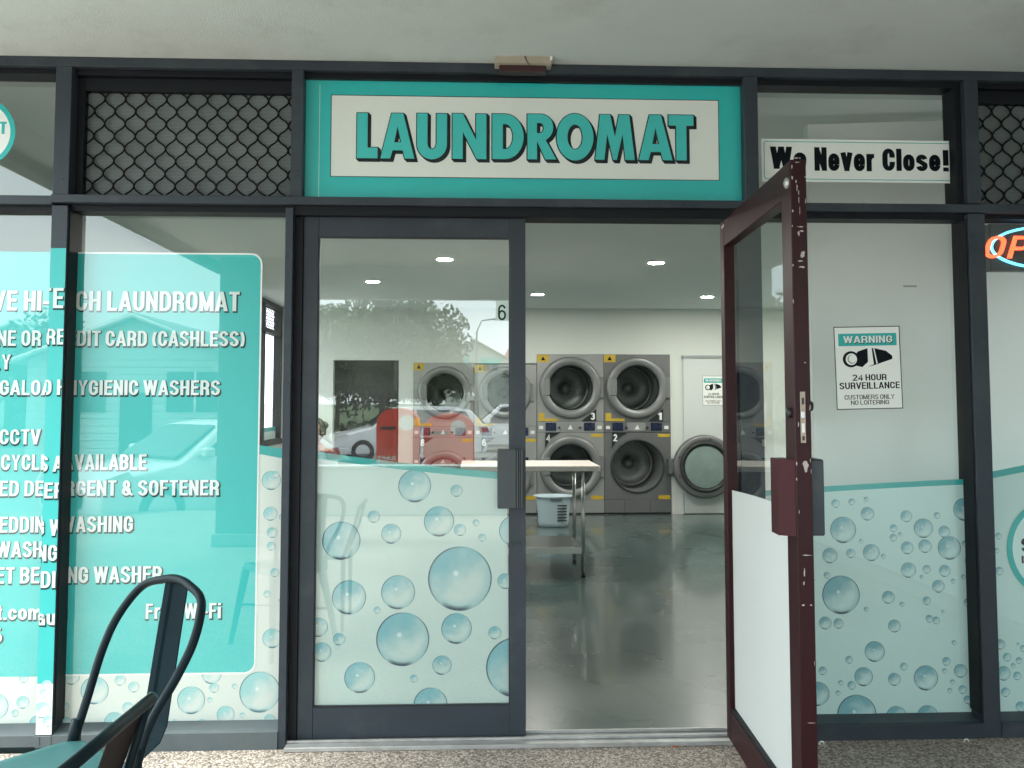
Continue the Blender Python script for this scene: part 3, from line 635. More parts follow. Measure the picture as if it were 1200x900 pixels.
# ------------------------------------------------------------------ windows
def window(label, x0, x1, z0, z1, gm=None, y=G):
    t = thing('shop_window', label, 'window', (0, 0, 0), group='glazed panes of the shopfront')
    box('glass_pane', x0, x1, y, y + .006, z0, z1, gm or M['glass'], t, 0)
    return t
win_oL = window('outer left window with the cut off words ending CCTV and bubble film below', -2.45, m1a, zs1, zt0, M['glass'])
win_L = window('tall left window with the large teal poster, left of the sliding door', m1b, m2a, zs1, zt0, M['glass'])
win_tL = window('small square pane high on the left with part of a round sticker', -2.45, m1a, zt1, zh0)
win_R = window('tall right window with curved bubble film and the camera warning notice', m3b, m4a, zsR, zt0, M['glass'])
win_oR = window('outer right window holding the red and blue lit OPEN sign', m4b, 3.02, zsR, zt0)
win_tR = window('top right pane behind the We Never Close sign', m3b, m4a, zt1, zh0)
YF = G + .0075                              # film plane, stuck on the inner face of the glass
def film(parent, pts, m, y=YF, name='window_film'):
    o = link(name, poly_mesh([pts], .0008), m, parent); o.location.y = y; return o

# left bubble film (whole lower part, runs behind the teal poster) and teal line at its top
def Wp(px, py, y=YF): return W(px, py, y)
zfl = Z(527, YF, 318)
fL = film(win_L, [(m1b, zs1), (m2a, zs1), (m2a, Z(531, YF, 330)), (X(300, YF), Z(524, YF, 300)), (m1b, Z(510, YF, 100))], M['film_a'])
fo = film(win_oL, [(-2.45, zs1), (m1a, zs1), (m1a, Z(510, YF, 50)), (-2.45, Z(500, YF, 0))], M['film_a'])
stp = link('teal_stripe', poly_mesh([[(m1b, Z(510, YF, 100)), (X(300, YF), Z(531, YF, 300)), (m2a, Z(538, YF, 330)), (m2a, Z(526.5, YF, 330)), (X(300, YF), Z(521, YF, 300)), (m1b, Z(500, YF, 100))]], .0006), M['teal'], fL)
stp.location.y = -.001
# poster
pz0, pz1 = Z(791, YF, 170), Z(296, YF, 170); px1 = X(304.5, YF, 500)
yp = YF - .0016
def poster(win, xa, xb, y, corner, nm='teal_panel', par=None):
    p = link(nm, poly_mesh([rrect(xa, xb, pz0, pz1, .045, 8, (corner, 0, 0, corner))], .0006), M['teal'], win); p.location.y = y
    bd = rrect(xa - (.0 if corner else 0), xb, pz0, pz1, .045, 8, (corner, 0, 0, corner))
    if corner:
        inner = rrect(xa, xb - .008, pz0 + .008, pz1 - .008, .040, 8, (1, 0, 0, 1))
        e = link('panel_border', poly_mesh([rrect(xa - .02, xb, pz0, pz1, .045, 8, (1, 0, 0, 1)), rrect(xa - .0, xb - .0065, pz0 + .0065, pz1 - .0065, .040, 8, (1, 0, 0, 1))], .0002), M['white_vinyl'], p); e.location.y = -.0004
        e.data = clip_mesh(e.data, xa + .001, None); e.data.materials.append(M['white_vinyl'])
    return p
pan_L = poster(win_L, m1b, px1, yp, 1)
pan_o = poster(win_oL, -2.45, m1a, yp, 0)
pan_s = poster(sf, m1a + .002, m1b - .001, -.0022, 0, 'film_strip')
fs = link('bubble_strip', poly_mesh([[(m1a + .002, zs1 + .001), (m1b - .001, zs1 + .001), (m1b - .001, pz0 - .001), (m1a + .002, pz0 - .001)]], .0006), M['film_a'], sf); fs.location.y = -.0022
LINES = [('VE HI-TECH LAUNDROMAT', -8, 281, 341, 364), ('NE OR CREDIT CARD (CASHLESS)', -3, 287, 387.5, 405.5), ('LY', -8, 13, 415.5, 433),
         ('EGALOAD HYGIENIC WASHERS', -11, 258, 445.5, 463), ('CCTV', 0, 48, 503, 520.5), ('CYCLES AVAILABLE', 2, 172, 532.5, 550.5),
         ('ED DETERGENT & SOFTENER', 0, 257, 563, 581), ('EDDING WASHING', 0, 156, 605, 623.5), ('WASHING', -4, 80, 634, 652.5),
         ('ET BEDDING WASHER', -4, 190, 664, 683), ('t.com.au', -3, 78, 708, 725.5), ('Free Wi-Fi', 171, 259, 708, 726), ('5', -9, 3, 735, 752)]
for s, a, b, t_, bt in LINES:
    x0, x1 = X(a, yp, t_), X(b, yp, t_); z1, z0 = Z(t_, yp, 100), Z(bt, yp, 100)
    face = text_mesh(s, x0, x1, z0, z1, .0003, 0, T=.168, gap=.085)
    shad = text_mesh(s, x0 - .0015, x1 + .0065, z0 - .0075, z1 - .0005, .0003, .05, T=.168, gap=.085)
    for par, xa, xb in ((pan_o, None, m1a), (pan_s, m1a + .002, m1b - .001), (pan_L, m1b + .001, None)):
        for me, dy, mm, nm in ((shad, -.0009, M['shadow_ink'], 'letter_shadow'), (face, -.0015, M['letter_white'], 'lettering')):
            c = clip_mesh(me, xa, xb)
            if c: o = link(nm, c, mm, par); o.location.y = dy
# bubbles left: (px, py, radius px)
def bubs(lst, y, m, parent, lim=None):
    for i, (a, b, r) in enumerate(lst):
        cx, cz = W(a, b, y); bubble(cx, cz, r * (y - CY) / 1000, -.0005 - (i % 3) * .0004, m, parent, lim)
bubs([(318, 563, 11), (317, 602, 8), (323, 556, 4), (331, 606, 4), (319, 624, 6), (318, 640, 5), (322, 671, 5), (319, 748, 11), (313, 696, 4), (329, 704, 3),
      (304.5, 811, 23), (224, 820.5, 15.5), (264.5, 837.5, 10), (251, 806, 5.5), (316, 843, 6), (237, 849, 6), (111, 809, 15.5), (157, 805, 6), (150, 829, 6),
      (134, 846, 11), (141, 797, 6), (84, 793, 9), (76, 828, 5), (77, 846, 6), (246, 820, 3), (284, 838, 3), (275, 804, 3), (248, 790, 11), (180, 800, 5), (190, 850, 7), (205, 846, 3)], YF, M['bub_a'], fL, (m1b, m2a, zs1, 3))
bubs([(-6, 828, 15), (27, 823, 7), (18, 835.5, 4), (44, 848, 9), (-14, 800, 6), (28, 795, 5)], YF, M['bub_a'], fo, (-2.45, m1a, zs1, 3))
bubs([(55, 803, 6), (52, 812, 5), (50, 832, 9), (57, 845, 6)], 0, M['bub_a'], fs, (m1a + .002, m1b - .001, zs1 + .001, 3))
# right film
def rline(px): return 577.5 - (px - 950) * .066 + ((px - 950) / 190.) ** 2 * (2.5)
pts = [(x, rline(x)) for x in range(880, 1150, 15)]
fR = film(win_R, [(m3b, zsR), (m4a, zsR)] + [Wp(a, b) for a, b in pts[::-1]][0:0] + [(m4a, Wp(1143, rline(1143))[1])] + [Wp(a, b) for a, b in pts[::-1]] + [(m3b, Wp(880, rline(880))[1])], M['film_c'])
def stripe(par, pl, th, m=M['teal_dark']):
    o = link('teal_stripe', poly_mesh([[Wp(a, b) for a, b in pl] + [Wp(a, b - th) for a, b in pl[::-1]]], .0006), m, par); o.location.y = -.001; return o
stripe(fR, [(x, rline(x)) for x in range(884, 1146, 15)] + [(1147, rline(1147))], 6.5)
def rl2(px): return 561 - (px - 1160) * .20
fR2 = film(win_oR, [(m4b, zsR), (3.02, zsR), (3.02, Wp(1210, rl2(1215))[1]), Wp(1215, rl2(1215)), (m4b, Wp(1163, rl2(1160))[1])], M['film_c'])
stripe(fR2, [(1155, rl2(1155)), (1185, rl2(1185)), (1215, rl2(1215)), (1390, 545)], 8)
bub_R = [(988, 621, 15.5), (1016.5, 602, 8), (1082, 619, 11.5), (1106.5, 623, 7), (1062, 605, 7), (1098, 604, 4), (1112.5, 642, 14), (1130, 597, 13.5), (972.5, 651, 9), (997, 648.5, 5.5),
         (1021, 647.5, 10), (1063, 642, 7.5), (1084, 640, 8), (1035, 652, 3), (1047, 619, 4.5), (1047, 630, 4.5), (985.5, 697, 22.5), (1064.5, 668, 9), (1086, 667, 5), (1107, 669, 7), (1139, 657, 9),
         (1131, 637, 4), (1117, 681, 3), (1099.5, 687, 7.5), (1041, 700, 7.5), (1057, 708, 3), (1086, 704, 5), (1134, 706, 5), (967, 730, 7.5), (982.5, 730.5, 6), (1015, 714, 3), (1048, 733.5, 7.5),
         (1089, 725, 4.5), (1097, 727, 4.5), (1105, 717, 2), (1139, 729, 3), (1025, 763.5, 12), (995, 773, 4.5), (964, 786, 5), (1012, 793, 11), (1048, 796, 7.5), (1059, 781, 4.5), (1085, 794.5, 14.5),
         (1109, 775, 5), (1125.5, 786, 8), (1107, 786, 3), (1118, 753, 3), (1142, 755, 5), (1128, 808, 5), (1134, 820, 5), (1116, 799, 3), (1113, 809, 3), (958, 813, 14), (985, 800, 3), (998, 803, 5), (982, 812, 3),
         (1004, 838, 23.5), (1050.5, 840, 12.5), (1087, 839, 12.5), (971, 845, 5), (1144, 822, 10), (1144, 787, 8), (969, 674, 4), (1129, 676, 3), (1143, 800, 3), (1009, 634, 2.5), (1055, 626, 2.5), (979, 590, 5), (998, 588, 4), (1080, 676, 2.5), (1015, 585, 3)]
bubs(bub_R, YF, M['bub_c'], fR, (m3b, m4a, zsR, 3))
bubs([(1171, 669, 5), (1172, 755, 6), (1180, 770, 5), (1176, 789, 8.5), (1192, 792, 5), (1194, 774, 4), (1196, 828, 6), (1193, 755, 2), (1178, 811, 5.5), (1168, 645, 3), (1170, 628, 4), (1187, 780, 3), (1199, 760, 4), (1168, 778, 4), (1199, 840, 6)], YF, M['bub_c'], fR2, (m4b, 3.02, zsR, 3))
# seals along panes (dark)
# small scuffs of old tape
box('tape_scrap', *sorted((X(1062, YF), X(1078, YF))), YF - .001, YF, Z(336.5, YF, 1070), Z(334.5, YF, 1070), M['cam_grey'], win_R, 0)

# round stickers
def round_sticker(label, cx, cz, r, y, band, texts):
    t = thing('round_sticker', label, 'sticker', (cx, y, cz))
    link('sticker_face', poly_mesh([circle(0, 0, r - band * .9, 48)], .0005), M['white_vinyl'] if cx < 0 else M['film_c'], t).location.y = -.0005
    link('sticker_rim', poly_mesh([circle(0, 0, r, 48), circle(0, 0, r - band, 48)], .0009), M['teal_dark'], t).location.y = -.0008
    for s, a, b, c, d, m in texts: letter('lettering', s, a, b, c, d, -.0013, m, t)
    return t
cx, cz = W(-25, 155, G); round_sticker('round teal rimmed sticker in the small top left pane, cut by the picture edge', cx, cz, .148, G - .0005, .02,
    [('T', .085, .112, -.006, .045, M['teal_dark'])])
cx, cz = W(1237, 643, YF); round_sticker('round teal rimmed sticker on the bubble film at the far right edge', cx, cz, .212, YF - .0028, .024,
    [('S', -.150, -.108, -.012, .046, M['ink']), ('L', -.150, -.132, -.058, -.028, M['red'])])

# ------------------------------------------------------------------ security grilles
def grille(label, x0, x1, z0, z1):
    t = thing('security_grille', label, 'security grille', (0, 0, 0), group='diamond mesh grilles above the windows')
    box('insect_screen', x0, x1, .088, .092, z0, z1, M['screen'], t, 0)
    fw = .03
    box('grille_frame', x0 + .0005, x0 + fw, .055, .087, z0, z1, M['frame_dark'], t); box('grille_frame', x1 - .008, x1 - .0005, .055, .087, z0, z1, M['frame_dark'], t)
    box('grille_frame', x0 + fw, x1 - .008, .055, .087, z1 - .055, z1, M['frame_dark'], t)
    box('grille_frame', x0 + fw, x1 - .008, .055, .087, z0, z0 + .006, M['frame_dark'], t)
    a, b = x0 + fw - .01, x1 - .004; pw, ph = .0835, .104
    n = int((b - a) / (pw / 2)) + 1; me = {}
    nz_ = int((z1 - .05 - z0) / ph * 10)
    for k in range(n):
        par = k % 2
        if par not in me:
            pts = []
            for i in range(nz_ + 1):
                zz = i / 10 * ph; ph_ = 2 * math.pi * i / 10
                c = math.cos(ph_); c = math.copysign(abs(c) ** .8, c)
                pts.append((c * (pw / 4) * (1 if par else -1), .003 * math.sin(ph_) * (1 if par else -1), zz))
            bm = bmesh.new(); add_tube(bm, pts, .0036, 6); me[par] = bpy.data.meshes.new('wire'); bm.to_mesh(me[par]); bm.free(); me[par].materials.append(M['mesh'])
        o = bpy.data.objects.new('wire', me[par]); COL.objects.link(o); o.parent = t; o.location = (a + (k + .5) * pw / 2, .074, z0 + .004)
    return t
grille('black diamond mesh grille left of the laundromat sign', m1b, X(341, 0, 150), zt1, zh0 - .013)
grille('black diamond mesh grille at the top right corner above the OPEN sign', m4b - .012, 3.02, zt1, zh0 - .013)
# ------------------------------------------------------------------ laundromat sign
ls = thing('laundromat_sign', 'large teal and white LAUNDROMAT sign above the doors', 'sign')
sx0, sx1 = X(355, 0, 160), m3a; YS = .05
box('sign_board', sx0, sx1, YS, YS + .03, zt1, zh0 - .013, M['teal_sign'], ls, 0)
a0, z1 = W(389, 112, YS); a1, _ = W(841, 117, YS); _, z0 = W(389, 206.5, YS)
ip = box('inner_panel', a0, a1, YS - .003, YS - .0001, z0, z1, M['sign_white'], ls, 0)
e = link('panel_line', poly_mesh([[(a0 - .003, z0 - .003), (a1 + .003, z0 - .003), (a1 + .003, z1 + .003), (a0 - .003, z1 + .003)], [(a0, z0), (a1, z0), (a1, z1), (a0, z1)]], .001), M['shadow_ink'], ls); e.location.y = YS - .0035
box('cover_glass', sx0, sx1, YS - .016, YS - .012, zt1, zh0 - .013, M['glass_sign'], ls, 0)
box('seam_line', X(370, YS), X(370, YS) + .0015, YS - .0006, YS - .0001, zt1, zh0 - .03, M['sign_white'], ls, 0)
s_ = .235
def arc(cx, cy, rx, ry, a0, a1, n=12):
    return [(cx + rx * math.cos(R(a0 + (a1 - a0) * k / n)), cy + ry * math.sin(R(a0 + (a1 - a0) * k / n))) for k in range(n + 1)]
GL = {
 'L': (.46, [[(0, 0), (.46, 0), (.46, .235), (.235, .235), (.235, 1), (0, 1)]]),
 'A': (.75, [[(0, 0), (.215, 0), (.265, .18), (.49, .18), (.54, 0), (.75, 0), (.50, 1), (.245, 1)], [(.30, .355), (.375, .72), (.455, .355)]]),
 'U': (.66, [[(0, 1), (0, .36)] + arc(.33, .33, .33, .345, 180, 360, 14) + [(.66, .36), (.66, 1), (.43, 1), (.43, .36)] + arc(.33, .345, .10, .14, 0, -180, 8) + [(.23, .36), (.23, 1)]]),
 'N': (.74, [[(0, 0), (.225, 0), (.225, .60), (.53, 0), (.74, 0), (.74, 1), (.515, 1), (.515, .42), (.225, 1), (0, 1)]]),
 'D': (.70, [[(0, 0), (.28, 0)] + arc(.28, .5, .42, .5, -90, 90, 16) + [(0, 1)], [(.235, .22), (.235, .78), (.29, .78)] + arc(.29, .5, .175, .28, 90, -90, 10) + [(.29, .22)]]),
 'R': (.66, [[(0, 0), (.225, 0), (.225, .40), (.425, 0), (.68, 0), (.43, .43)] + arc(.33, .71, .28, .29, -55, 90, 12) + [(0, 1)], [(.225, .58), (.225, .81), (.30, .81)] + arc(.30, .695, .085, .115, 90, -90, 8)]),
 'O': (.80, [arc(.40, .5, .40, .52, 0, 350, 35), arc(.40, .5, .165, .28, 0, 350, 30)]),
 'M': (.87, [[(0, 0), (.20, 0), (.265, .58), (.395, 0), (.475, 0), (.605, .58), (.665, 0), (.87, 0), (.755, 1), (.53, 1), (.435, .50), (.335, 1), (.11, 1)]]),
 'T': (.55, [[(.165, 0), (.39, 0), (.39, .77), (.55, .77), (.55, 1), (0, 1), (0, .77), (.165, .77)]])}
for ch, pa_, pb_ in zip('LAUNDROMAT', (419, 446.5, 489, 530.5, 577, 618, 652, 697, 748, 783.5), (443, 486, 524, 570, 613.5, 650.5, 695, 743, 787, 812)):
    w_, loops = GL[ch]; yy = 133.2 + (pa_ - 419) * .0066
    x0, zt = W(pa_, yy, YS); x1, _ = W(pb_, yy, YS); _, zb = W(pa_, yy + 52.6, YS)
    if ch == 'T': x0 -= .002
    sc = [[(x0 + p[0] / w_ * (x1 - x0), zb + p[1] * (zt - zb)) for p in lp] for lp in loops]
    lt = link('letter', poly_mesh(sc, .003), M['letter_teal'], ls); lt.location.y = YS - .0085
    bmj = bmesh.new()
    for k in range(6):
        me = poly_mesh([[(p[0] + k * .0020, p[1] - k * .0020) for p in lp] for lp in sc], .0008, .0042)
        me.transform(Matrix.Translation((0, k * .00013, 0))); bmj.from_mesh(me); bpy.data.meshes.remove(me)
    bm_obj('letter_shadow', bmj, M['ink'], lt, off=(0, .0036, 0))
# We never close sign
wn = thing('never_close_sign', 'white We Never Close! sign with thin green outline behind the open red door', 'sign')
yn = G - .004
x0, z1 = W(892, 162.5, yn); x1, _ = W(1124, 166, yn); _, z0 = W(892, 212.5, yn)
box('sign_sheet', x0, x1, yn, yn + .003, z0, z1, M['sign_white'], wn, 0)
for pad, r_ in ((.010, .012),):
    e = link('outline', poly_mesh([rrect(x0 + pad, x1 - pad, z0 + pad, z1 - pad, r_, 5), rrect(x0 + pad + .003, x1 - pad - .003, z0 + pad + .003, z1 - pad - .003, r_ - .002, 5)], .0006), M['teal'], wn); e.location.y = yn - .0008
def wlet(s, a, b, t_, bt):
    letter('lettering', s, X(a, yn, 190), X(b, yn, 190), Z(bt, yn, (a + b) / 2), Z(t_, yn, (a + b) / 2), yn - .0010, M['ink'], wn, T=.21, gap=.06)
wlet('We', 902.5, 945, 172, 198); wlet('Never', 954, 1024.5, 173, 200.5); wlet('Close', 1034, 1102, 174.5, 200.5); wlet('!', 1105, 1111.5, 176, 201)

# timber / closer cover on the head
cb = thing('header_bracket', 'weathered beige cover plate over a dark maroon bracket above the sign', 'bracket')
box('cover_plate', X(579.5, -.06), X(648, -.06), -.075, -.002, Z(73.5, -.075, 610), Z(53, -.075, 610), M['beige'], cb, .003)
box('bracket_body', X(585, -.05), X(641, -.05), -.05, -.003, Z(84, -.05, 610), Z(74, -.05, 610) + .004, M['maroon'], cb, .004)
box('corner_clip', X(645.5, -.07), X(648.5, -.07), -.079, -.0755, Z(71, -.075, 648), Z(62, -.075, 648), M['trim_white'], cb, .001)
zz = [(614, 63), (615, 66), (617, 70), (618.5, 74), (621, 77), (624.5, 80)]
tube('loose_wire', [(X(a, -.08, b), -.0775 - (.004 if i > 2 else 0), Z(b, -.08, a)) for i, (a, b) in enumerate(zz)], .0018, M['black'], cb, 6)

# ------------------------------------------------------------------ surveillance notices
def notice(label, x0, x1, z0, z1, y, big=True):
    t = thing('surveillance_notice', label, 'notice', ((x0 + x1) / 2, y, z0), group='camera warning notices')
    w_, h = x1 - x0, z1 - z0
    def U(u): return (u - .5) * w_
    def V(v): return v * h
    box('notice_sheet', U(0), U(1), -.001, 0, 0, h, M['sign_white'], t, 0)
    e = link('border_line', poly_mesh([[(U(0), 0), (U(1), 0), (U(1), h), (U(0), h)], [(U(.012), h * .01), (U(.988), h * .01), (U(.988), h * .99), (U(.012), h * .99)]], .0004), M['ink'], t); e.location.y = -.0015
    b = box('warning_band', U(.065), U(.945), -.0018, -.001, V(.765), V(.915), M['teal_dark'], t, 0)
    letter('lettering', 'WARNING', U(.145), U(.89), V(.79), V(.875), -.0024, M['shadow_ink'], t, T=.17, w=.6, gap=.12)
    letter('lettering', 'WARNING', U(.14), U(.88), V(.80), V(.885), -.0028, M['white_vinyl'], t, T=.17, w=.6, gap=.12)
    # camera picture
    pc = link('camera_picture', poly_mesh([[(U(.30), V(.655)), (U(.36), V(.70)), (U(.50), V(.735)), (U(.60), V(.735)), (U(.78), V(.70)), (U(.87), V(.64)), (U(.87), V(.60)), (U(.62), V(.535)), (U(.45), V(.50)), (U(.30), V(.53))]], .0003), M['ink'], t); pc.location.y = -.0014
    c2 = link('camera_picture', poly_mesh([circle(U(.245), V(.605), w_ * .125, 24, h * .098)], .0003), M['ink'], t); c2.location.y = -.0017
    c3 = link('camera_lens', poly_mesh([circle(U(.25), V(.605), w_ * .085, 24, h * .07)], .0003), M['sign_white'], t); c3.location.y = -.0020
    c3 = link('camera_lens', poly_mesh([circle(U(.255), V(.605), w_ * .065, 24, h * .055)], .0003), M['cam_grey'], t); c3.location.y = -.0022
    c3 = link('camera_lens', poly_mesh([circle(U(.265), V(.61), w_ * .055, 24, h * .047)], .0003), M['sign_white'], t); c3.location.y = -.0024
    c4 = link('camera_strap', poly_mesh([[(U(.50), V(.755)), (U(.56), V(.755)), (U(.585), V(.54)), (U(.45), V(.495)), (U(.40), V(.50)), (U(.50), V(.57))]], .0003), M['sign_white'], t); c4.location.y = -.0021
    c4 = link('camera_strap', poly_mesh([[(U(.585), V(.745)), (U(.60), V(.745)), (U(.645), V(.55)), (U(.625), V(.545))]], .0003), M['sign_white'], t); c4.location.y = -.0021
    for s, a, b_, c, d, wt in (('24 HOUR', .25, .77, .345, .42, .02), ('SURVEILLANCE', .055, .965, .245, .325, .022), ('CUSTOMERS ONLY', .125, .875, .12, .175, .004), ('NO LOITERING', .215, .79, .055, .108, .004)):
        letter('lettering', s, U(a), U(b_), V(c), V(d), -.0016, M['ink'], t, T=.13 if wt < .01 else .17, w=.62 if wt < .01 else .6, gap=.10)
    return t
yn2 = G - .0015
n1 = notice('camera WARNING notice stuck on the right window beside the red door', X(979.5, yn2, 430), X(1057, yn2, 430), Z(479.5, yn2, 1018), Z(382.5, yn2, 1018), yn2)
n1.rotation_euler = (0, R(-1.2), 0)

# ------------------------------------------------------------------ neon open sign
ns = thing('open_sign', 'black OPEN sign with red lit letters in a blue lit oval', 'sign')
yq = G + .02
ox0, oz1 = W(1159, 262, yq); _, oz0 = W(1159, 317.5, yq); ox1 = ox0 + .50
box('sign_box', ox0, ox1, yq, yq + .04, oz0, oz1, M['black'], ns, .004)
cx, cz = (ox0 + ox1) / 2 - .01, (oz0 + oz1) / 2
tube('neon_oval', [(cx + .235 * math.cos(R(a)), yq - .004, cz + .088 * math.sin(R(a))) for a in range(0, 361, 8)], .006, M['neon_blue'], ns, 6)
u0 = X(1158, yq); letter('neon_letter', 'OP', u0, X(1213, yq), Z(303, yq, 1170), Z(277, yq, 1170), yq - .012, M['neon_red'], ns, shear=.25, depth=.006, T=.15, w=.66, gap=.2)
letter('neon_letter', 'EN', X(1217, yq), X(1270, yq), Z(303, yq, 1170), Z(277, yq, 1170), yq - .012, M['neon_red'], ns, shear=.25, depth=.006, T=.15, w=.66, gap=.2)

# ------------------------------------------------------------------ sliding door
sdn = thing('sliding_door', 'grey framed sliding glass door with bubble film, standing closed', 'door')
yd = .045; yd1 = .09; YG = .062
sxa, sxb = X(354, yd, 500) - .004, X(616, yd, 500); dz0 = Z(864, yd, 500); dz1 = Z(251.5, yd, 500)
ga, gb = X(370, yd, 550), X(597.5, yd, 550); gz0, gz1 = Z(828, yd, 480), Z(278, yd, 480)
box('stile', sxa, ga, yd, yd1, dz0, dz1, M['frame'], sdn); box('stile', gb, sxb, yd, yd1, dz0, dz1, M['frame'], sdn)
box('rail', ga + .0003, gb - .0003, yd + .0008, yd1 - .001, gz1, dz1, M['frame'], sdn); box('rail', ga + .0003, gb - .0003, yd + .0008, yd1 - .001, dz0, gz0, M['frame'], sdn)
bm = bmesh.new()
add_box(bm, ga, ga + .004, yd + .006, YG, gz0, gz1); add_box(bm, gb - .004, gb, yd + .006, YG, gz0, gz1); add_box(bm, ga + .004, gb - .004, yd + .006, YG, gz1 - .004, gz1); add_box(bm, ga + .004, gb - .004, yd + .006, YG, gz0, gz0 + .004)
bm_obj('gasket', bm, M['black'], sdn)
box('glass_pane', ga, gb, YG, YG + .006, gz0, gz1, M['glass_dust'], sdn, 0)
yf = YG + .0075
def dline(px): return 529 + (px - 368) * .113 + math.sin((px - 368) / 215 * math.pi) * 1.5
ll = [(x, dline(x)) for x in range(366, 604, 12)]
fD = link('window_film', poly_mesh([[(ga, gz0), (gb, gz0)] + [W(a, b + 4, yf) for a, b in ll[::-1]]], .0008), M['film_b'], sdn); fD.location.y = yf
o = link('teal_stripe', poly_mesh([[W(a, b + 8, yf) for a, b in ll] + [W(a, b, yf) for a, b in ll[::-1]]], .0006), M['teal'], fD); o.location.y = -.001
bubs([(486, 569.5, 19), (400, 633.5, 22), (514.5, 611, 17.5), (458.5, 625.5, 11.5), (438, 605.5, 7), (535, 575, 7), (539, 621, 7), (558, 612.5, 4), (565, 630, 4.5), (539, 678, 37), (603, 622, 18), (409, 700, 19.5), (466.5, 694, 19.5),
      (472, 749, 30.5), (535, 736.5, 17.5), (373, 735, 11), (397.5, 749, 7), (377, 764, 11), (421.5, 794, 17.5), (518, 779.5, 11), (580, 741.5, 7.5), (604, 782, 34), (504.5, 826, 19.5), (485, 795, 4.5), (442, 715, 4), (592, 681, 9)], yf, M['bub_b'], fD, (ga, gb, gz0, 3))
hp = box('door_handle', X(583, yd - .03), X(605, yd - .03), yd - .035, yd - .001, Z(596, yd - .03, 597), Z(526.5, yd - .03, 597), M['handle'], sdn, .003)
for k in range(3): box('handle_rib', X(605.3 + k * 2.6, yd - .03), X(607.4 + k * 2.6, yd - .03), yd - .035 + (.004 if k == 1 else 0), yd - .001, Z(596, yd - .03, 597), Z(526.5, yd - .03, 597), M['handle'], hp, .001)
st = box('number_sticker', X(581, YG), X(597, YG), YG - .0012, YG - .0004, Z(376, YG, 588), Z(352.5, YG, 588), M['led_off'], sdn, 0)
letter('lettering', '6', X(583.5, YG), X(593, YG), Z(375.5, YG, 588), Z(357, YG, 588), YG - .0018, M['shadow_ink'], sdn, T=.14, w=.6)
for (a, b, c, d) in ((599, 634, 601.5, 639), (601.5, 639, 604, 634.5), (604.5, 635, 606.5, 638), (607, 634, 610.5, 635.5), (610.5, 635.5, 608, 638.5), (608, 638.5, 612, 637)):
    tube('scratch_mark', [(X(a, yd), yd - .0002, Z(b, yd, a)), (X(c, yd), yd - .0002, Z(d, yd, c))], .0013, M['shadow_ink'], sdn, 5)

# ------------------------------------------------------------------ open red door (local: hinge at origin, leaf along -Y, X = thickness)
rd = thing('hinged_door', 'oxblood red framed glass door standing open outwards', 'door', (1.004, -.012, 0), R(-3.2))
LW, TH = .925, .048
zb_, zt_ = .03, Z(262, -.01, 848)
sw = .06
box('hinge_stile', 0, TH, -sw, 0, zb_, zt_, M['red'], rd, .002); 
box('lock_stile', 0, TH, -LW, -LW + .095, zb_, zt_, M['red'], rd, .002)
box('top_rail', .0008, TH - .0008, -LW + .0952, -sw - .0002, zt_ - .105, zt_ - .0005, M['red'], rd, .002)
box('bottom_rail', .0008, TH - .0008, -LW + .0952, -sw - .0002, zb_ + .0005, zb_ + .115, M['red'], rd, .002)
box('glazing_bead', .004, TH - .004, -LW + .0952, -sw - .0002, zb_ + .1155, zb_ + .128, M['frame_dark'], rd)
box('glass_pane', TH / 2 - .003, TH / 2 + .003, -LW + .0952, -sw - .0002, zb_ + .128, zt_ - .105, M['glass_door'], rd, 0)
bm = bmesh.new(); n_ = 12; ys = [-sw - (LW - .095 - sw) * k / n_ for k in range(n_ + 1)]
tops = [1.005 + .018 * math.sin(k / n_ * 1.9) - .0 * k for k in range(n_ + 1)]
add_prism_dir(bm, [(ys[0], zb_ + .129), (ys[-1], zb_ + .129)] + [(y, t) for y, t in list(zip(ys, tops))[::-1]], TH / 2 - .0048, TH / 2 - .0034)
bmesh.ops.recalc_face_normals(bm, faces=bm.faces); bm_obj('window_film', bm, M['film_back'], rd)
for hz_ in (.25, 1.10, 1.85): box('hinge', TH + .0003, TH + .022, -.004, .045, hz_, hz_ + .09, M['black'], rd, .002)
# pull handles
hz0, hz1 = Z(627, -.9, 940), Z(538, -.9, 940)
bm = bmesh.new(); add_prism_dir(bm, [(0, 0)] * 0 or [(-.045, -LW + .032), (-.0005, -LW + .006), (-.0005, -LW + .125), (-.045, -LW + .105)], 0, 1)
for v in bm.verts: v.co = Vector((v.co.y, v.co.z, hz0 + (hz1 - hz0) * v.co.x))
bmesh.ops.recalc_face_normals(bm, faces=bm.faces); bm_obj('pull_handle', bm, M['red_lit'], rd)
o = box('pull_handle', TH + .0005, TH + .042, -LW + .02, -LW + .11, hz0, hz1, M['frame'], rd, .004); o['label'] = 'grey pull handle on the far face'
# lock on the edge
ze = lambda py: Z(py, -.935, 945)
lp_ = box('lock_plate', .016, .031, -LW - .0025, -LW - .0002, ze(519), ze(459), M['brass'], rd, .0005)
box('lock_bolt', .018, .029, -LW - .006, -LW - .0027, ze(490), ze(482), M['chrome'], lp_, .001); box('lock_bolt', .019, .028, -LW - .004, -LW - .0027, ze(507), ze(496), M['trim_white'], lp_, .0005)
box('lock_slot', .020, .027, -LW - .0035, -LW - .0027, ze(474), ze(466), M['black'], lp_, 0); box('lock_slot', .020, .027, -LW - .0035, -LW - .0027, ze(516), ze(511), M['black'], lp_, 0)
lathe('lock_cylinder', [(.016, 0), (.016, .012), (.013, .016), (.001, .016)], (TH, -LW + .035, ze(476)), M['black'], rd, axis='X', seg=20)
lathe('lock_cylinder', [(.016, 0), (.016, -.010), (.001, -.011)], (0, -LW + .045, ze(484)), M['black'], rd, axis='X', seg=20)
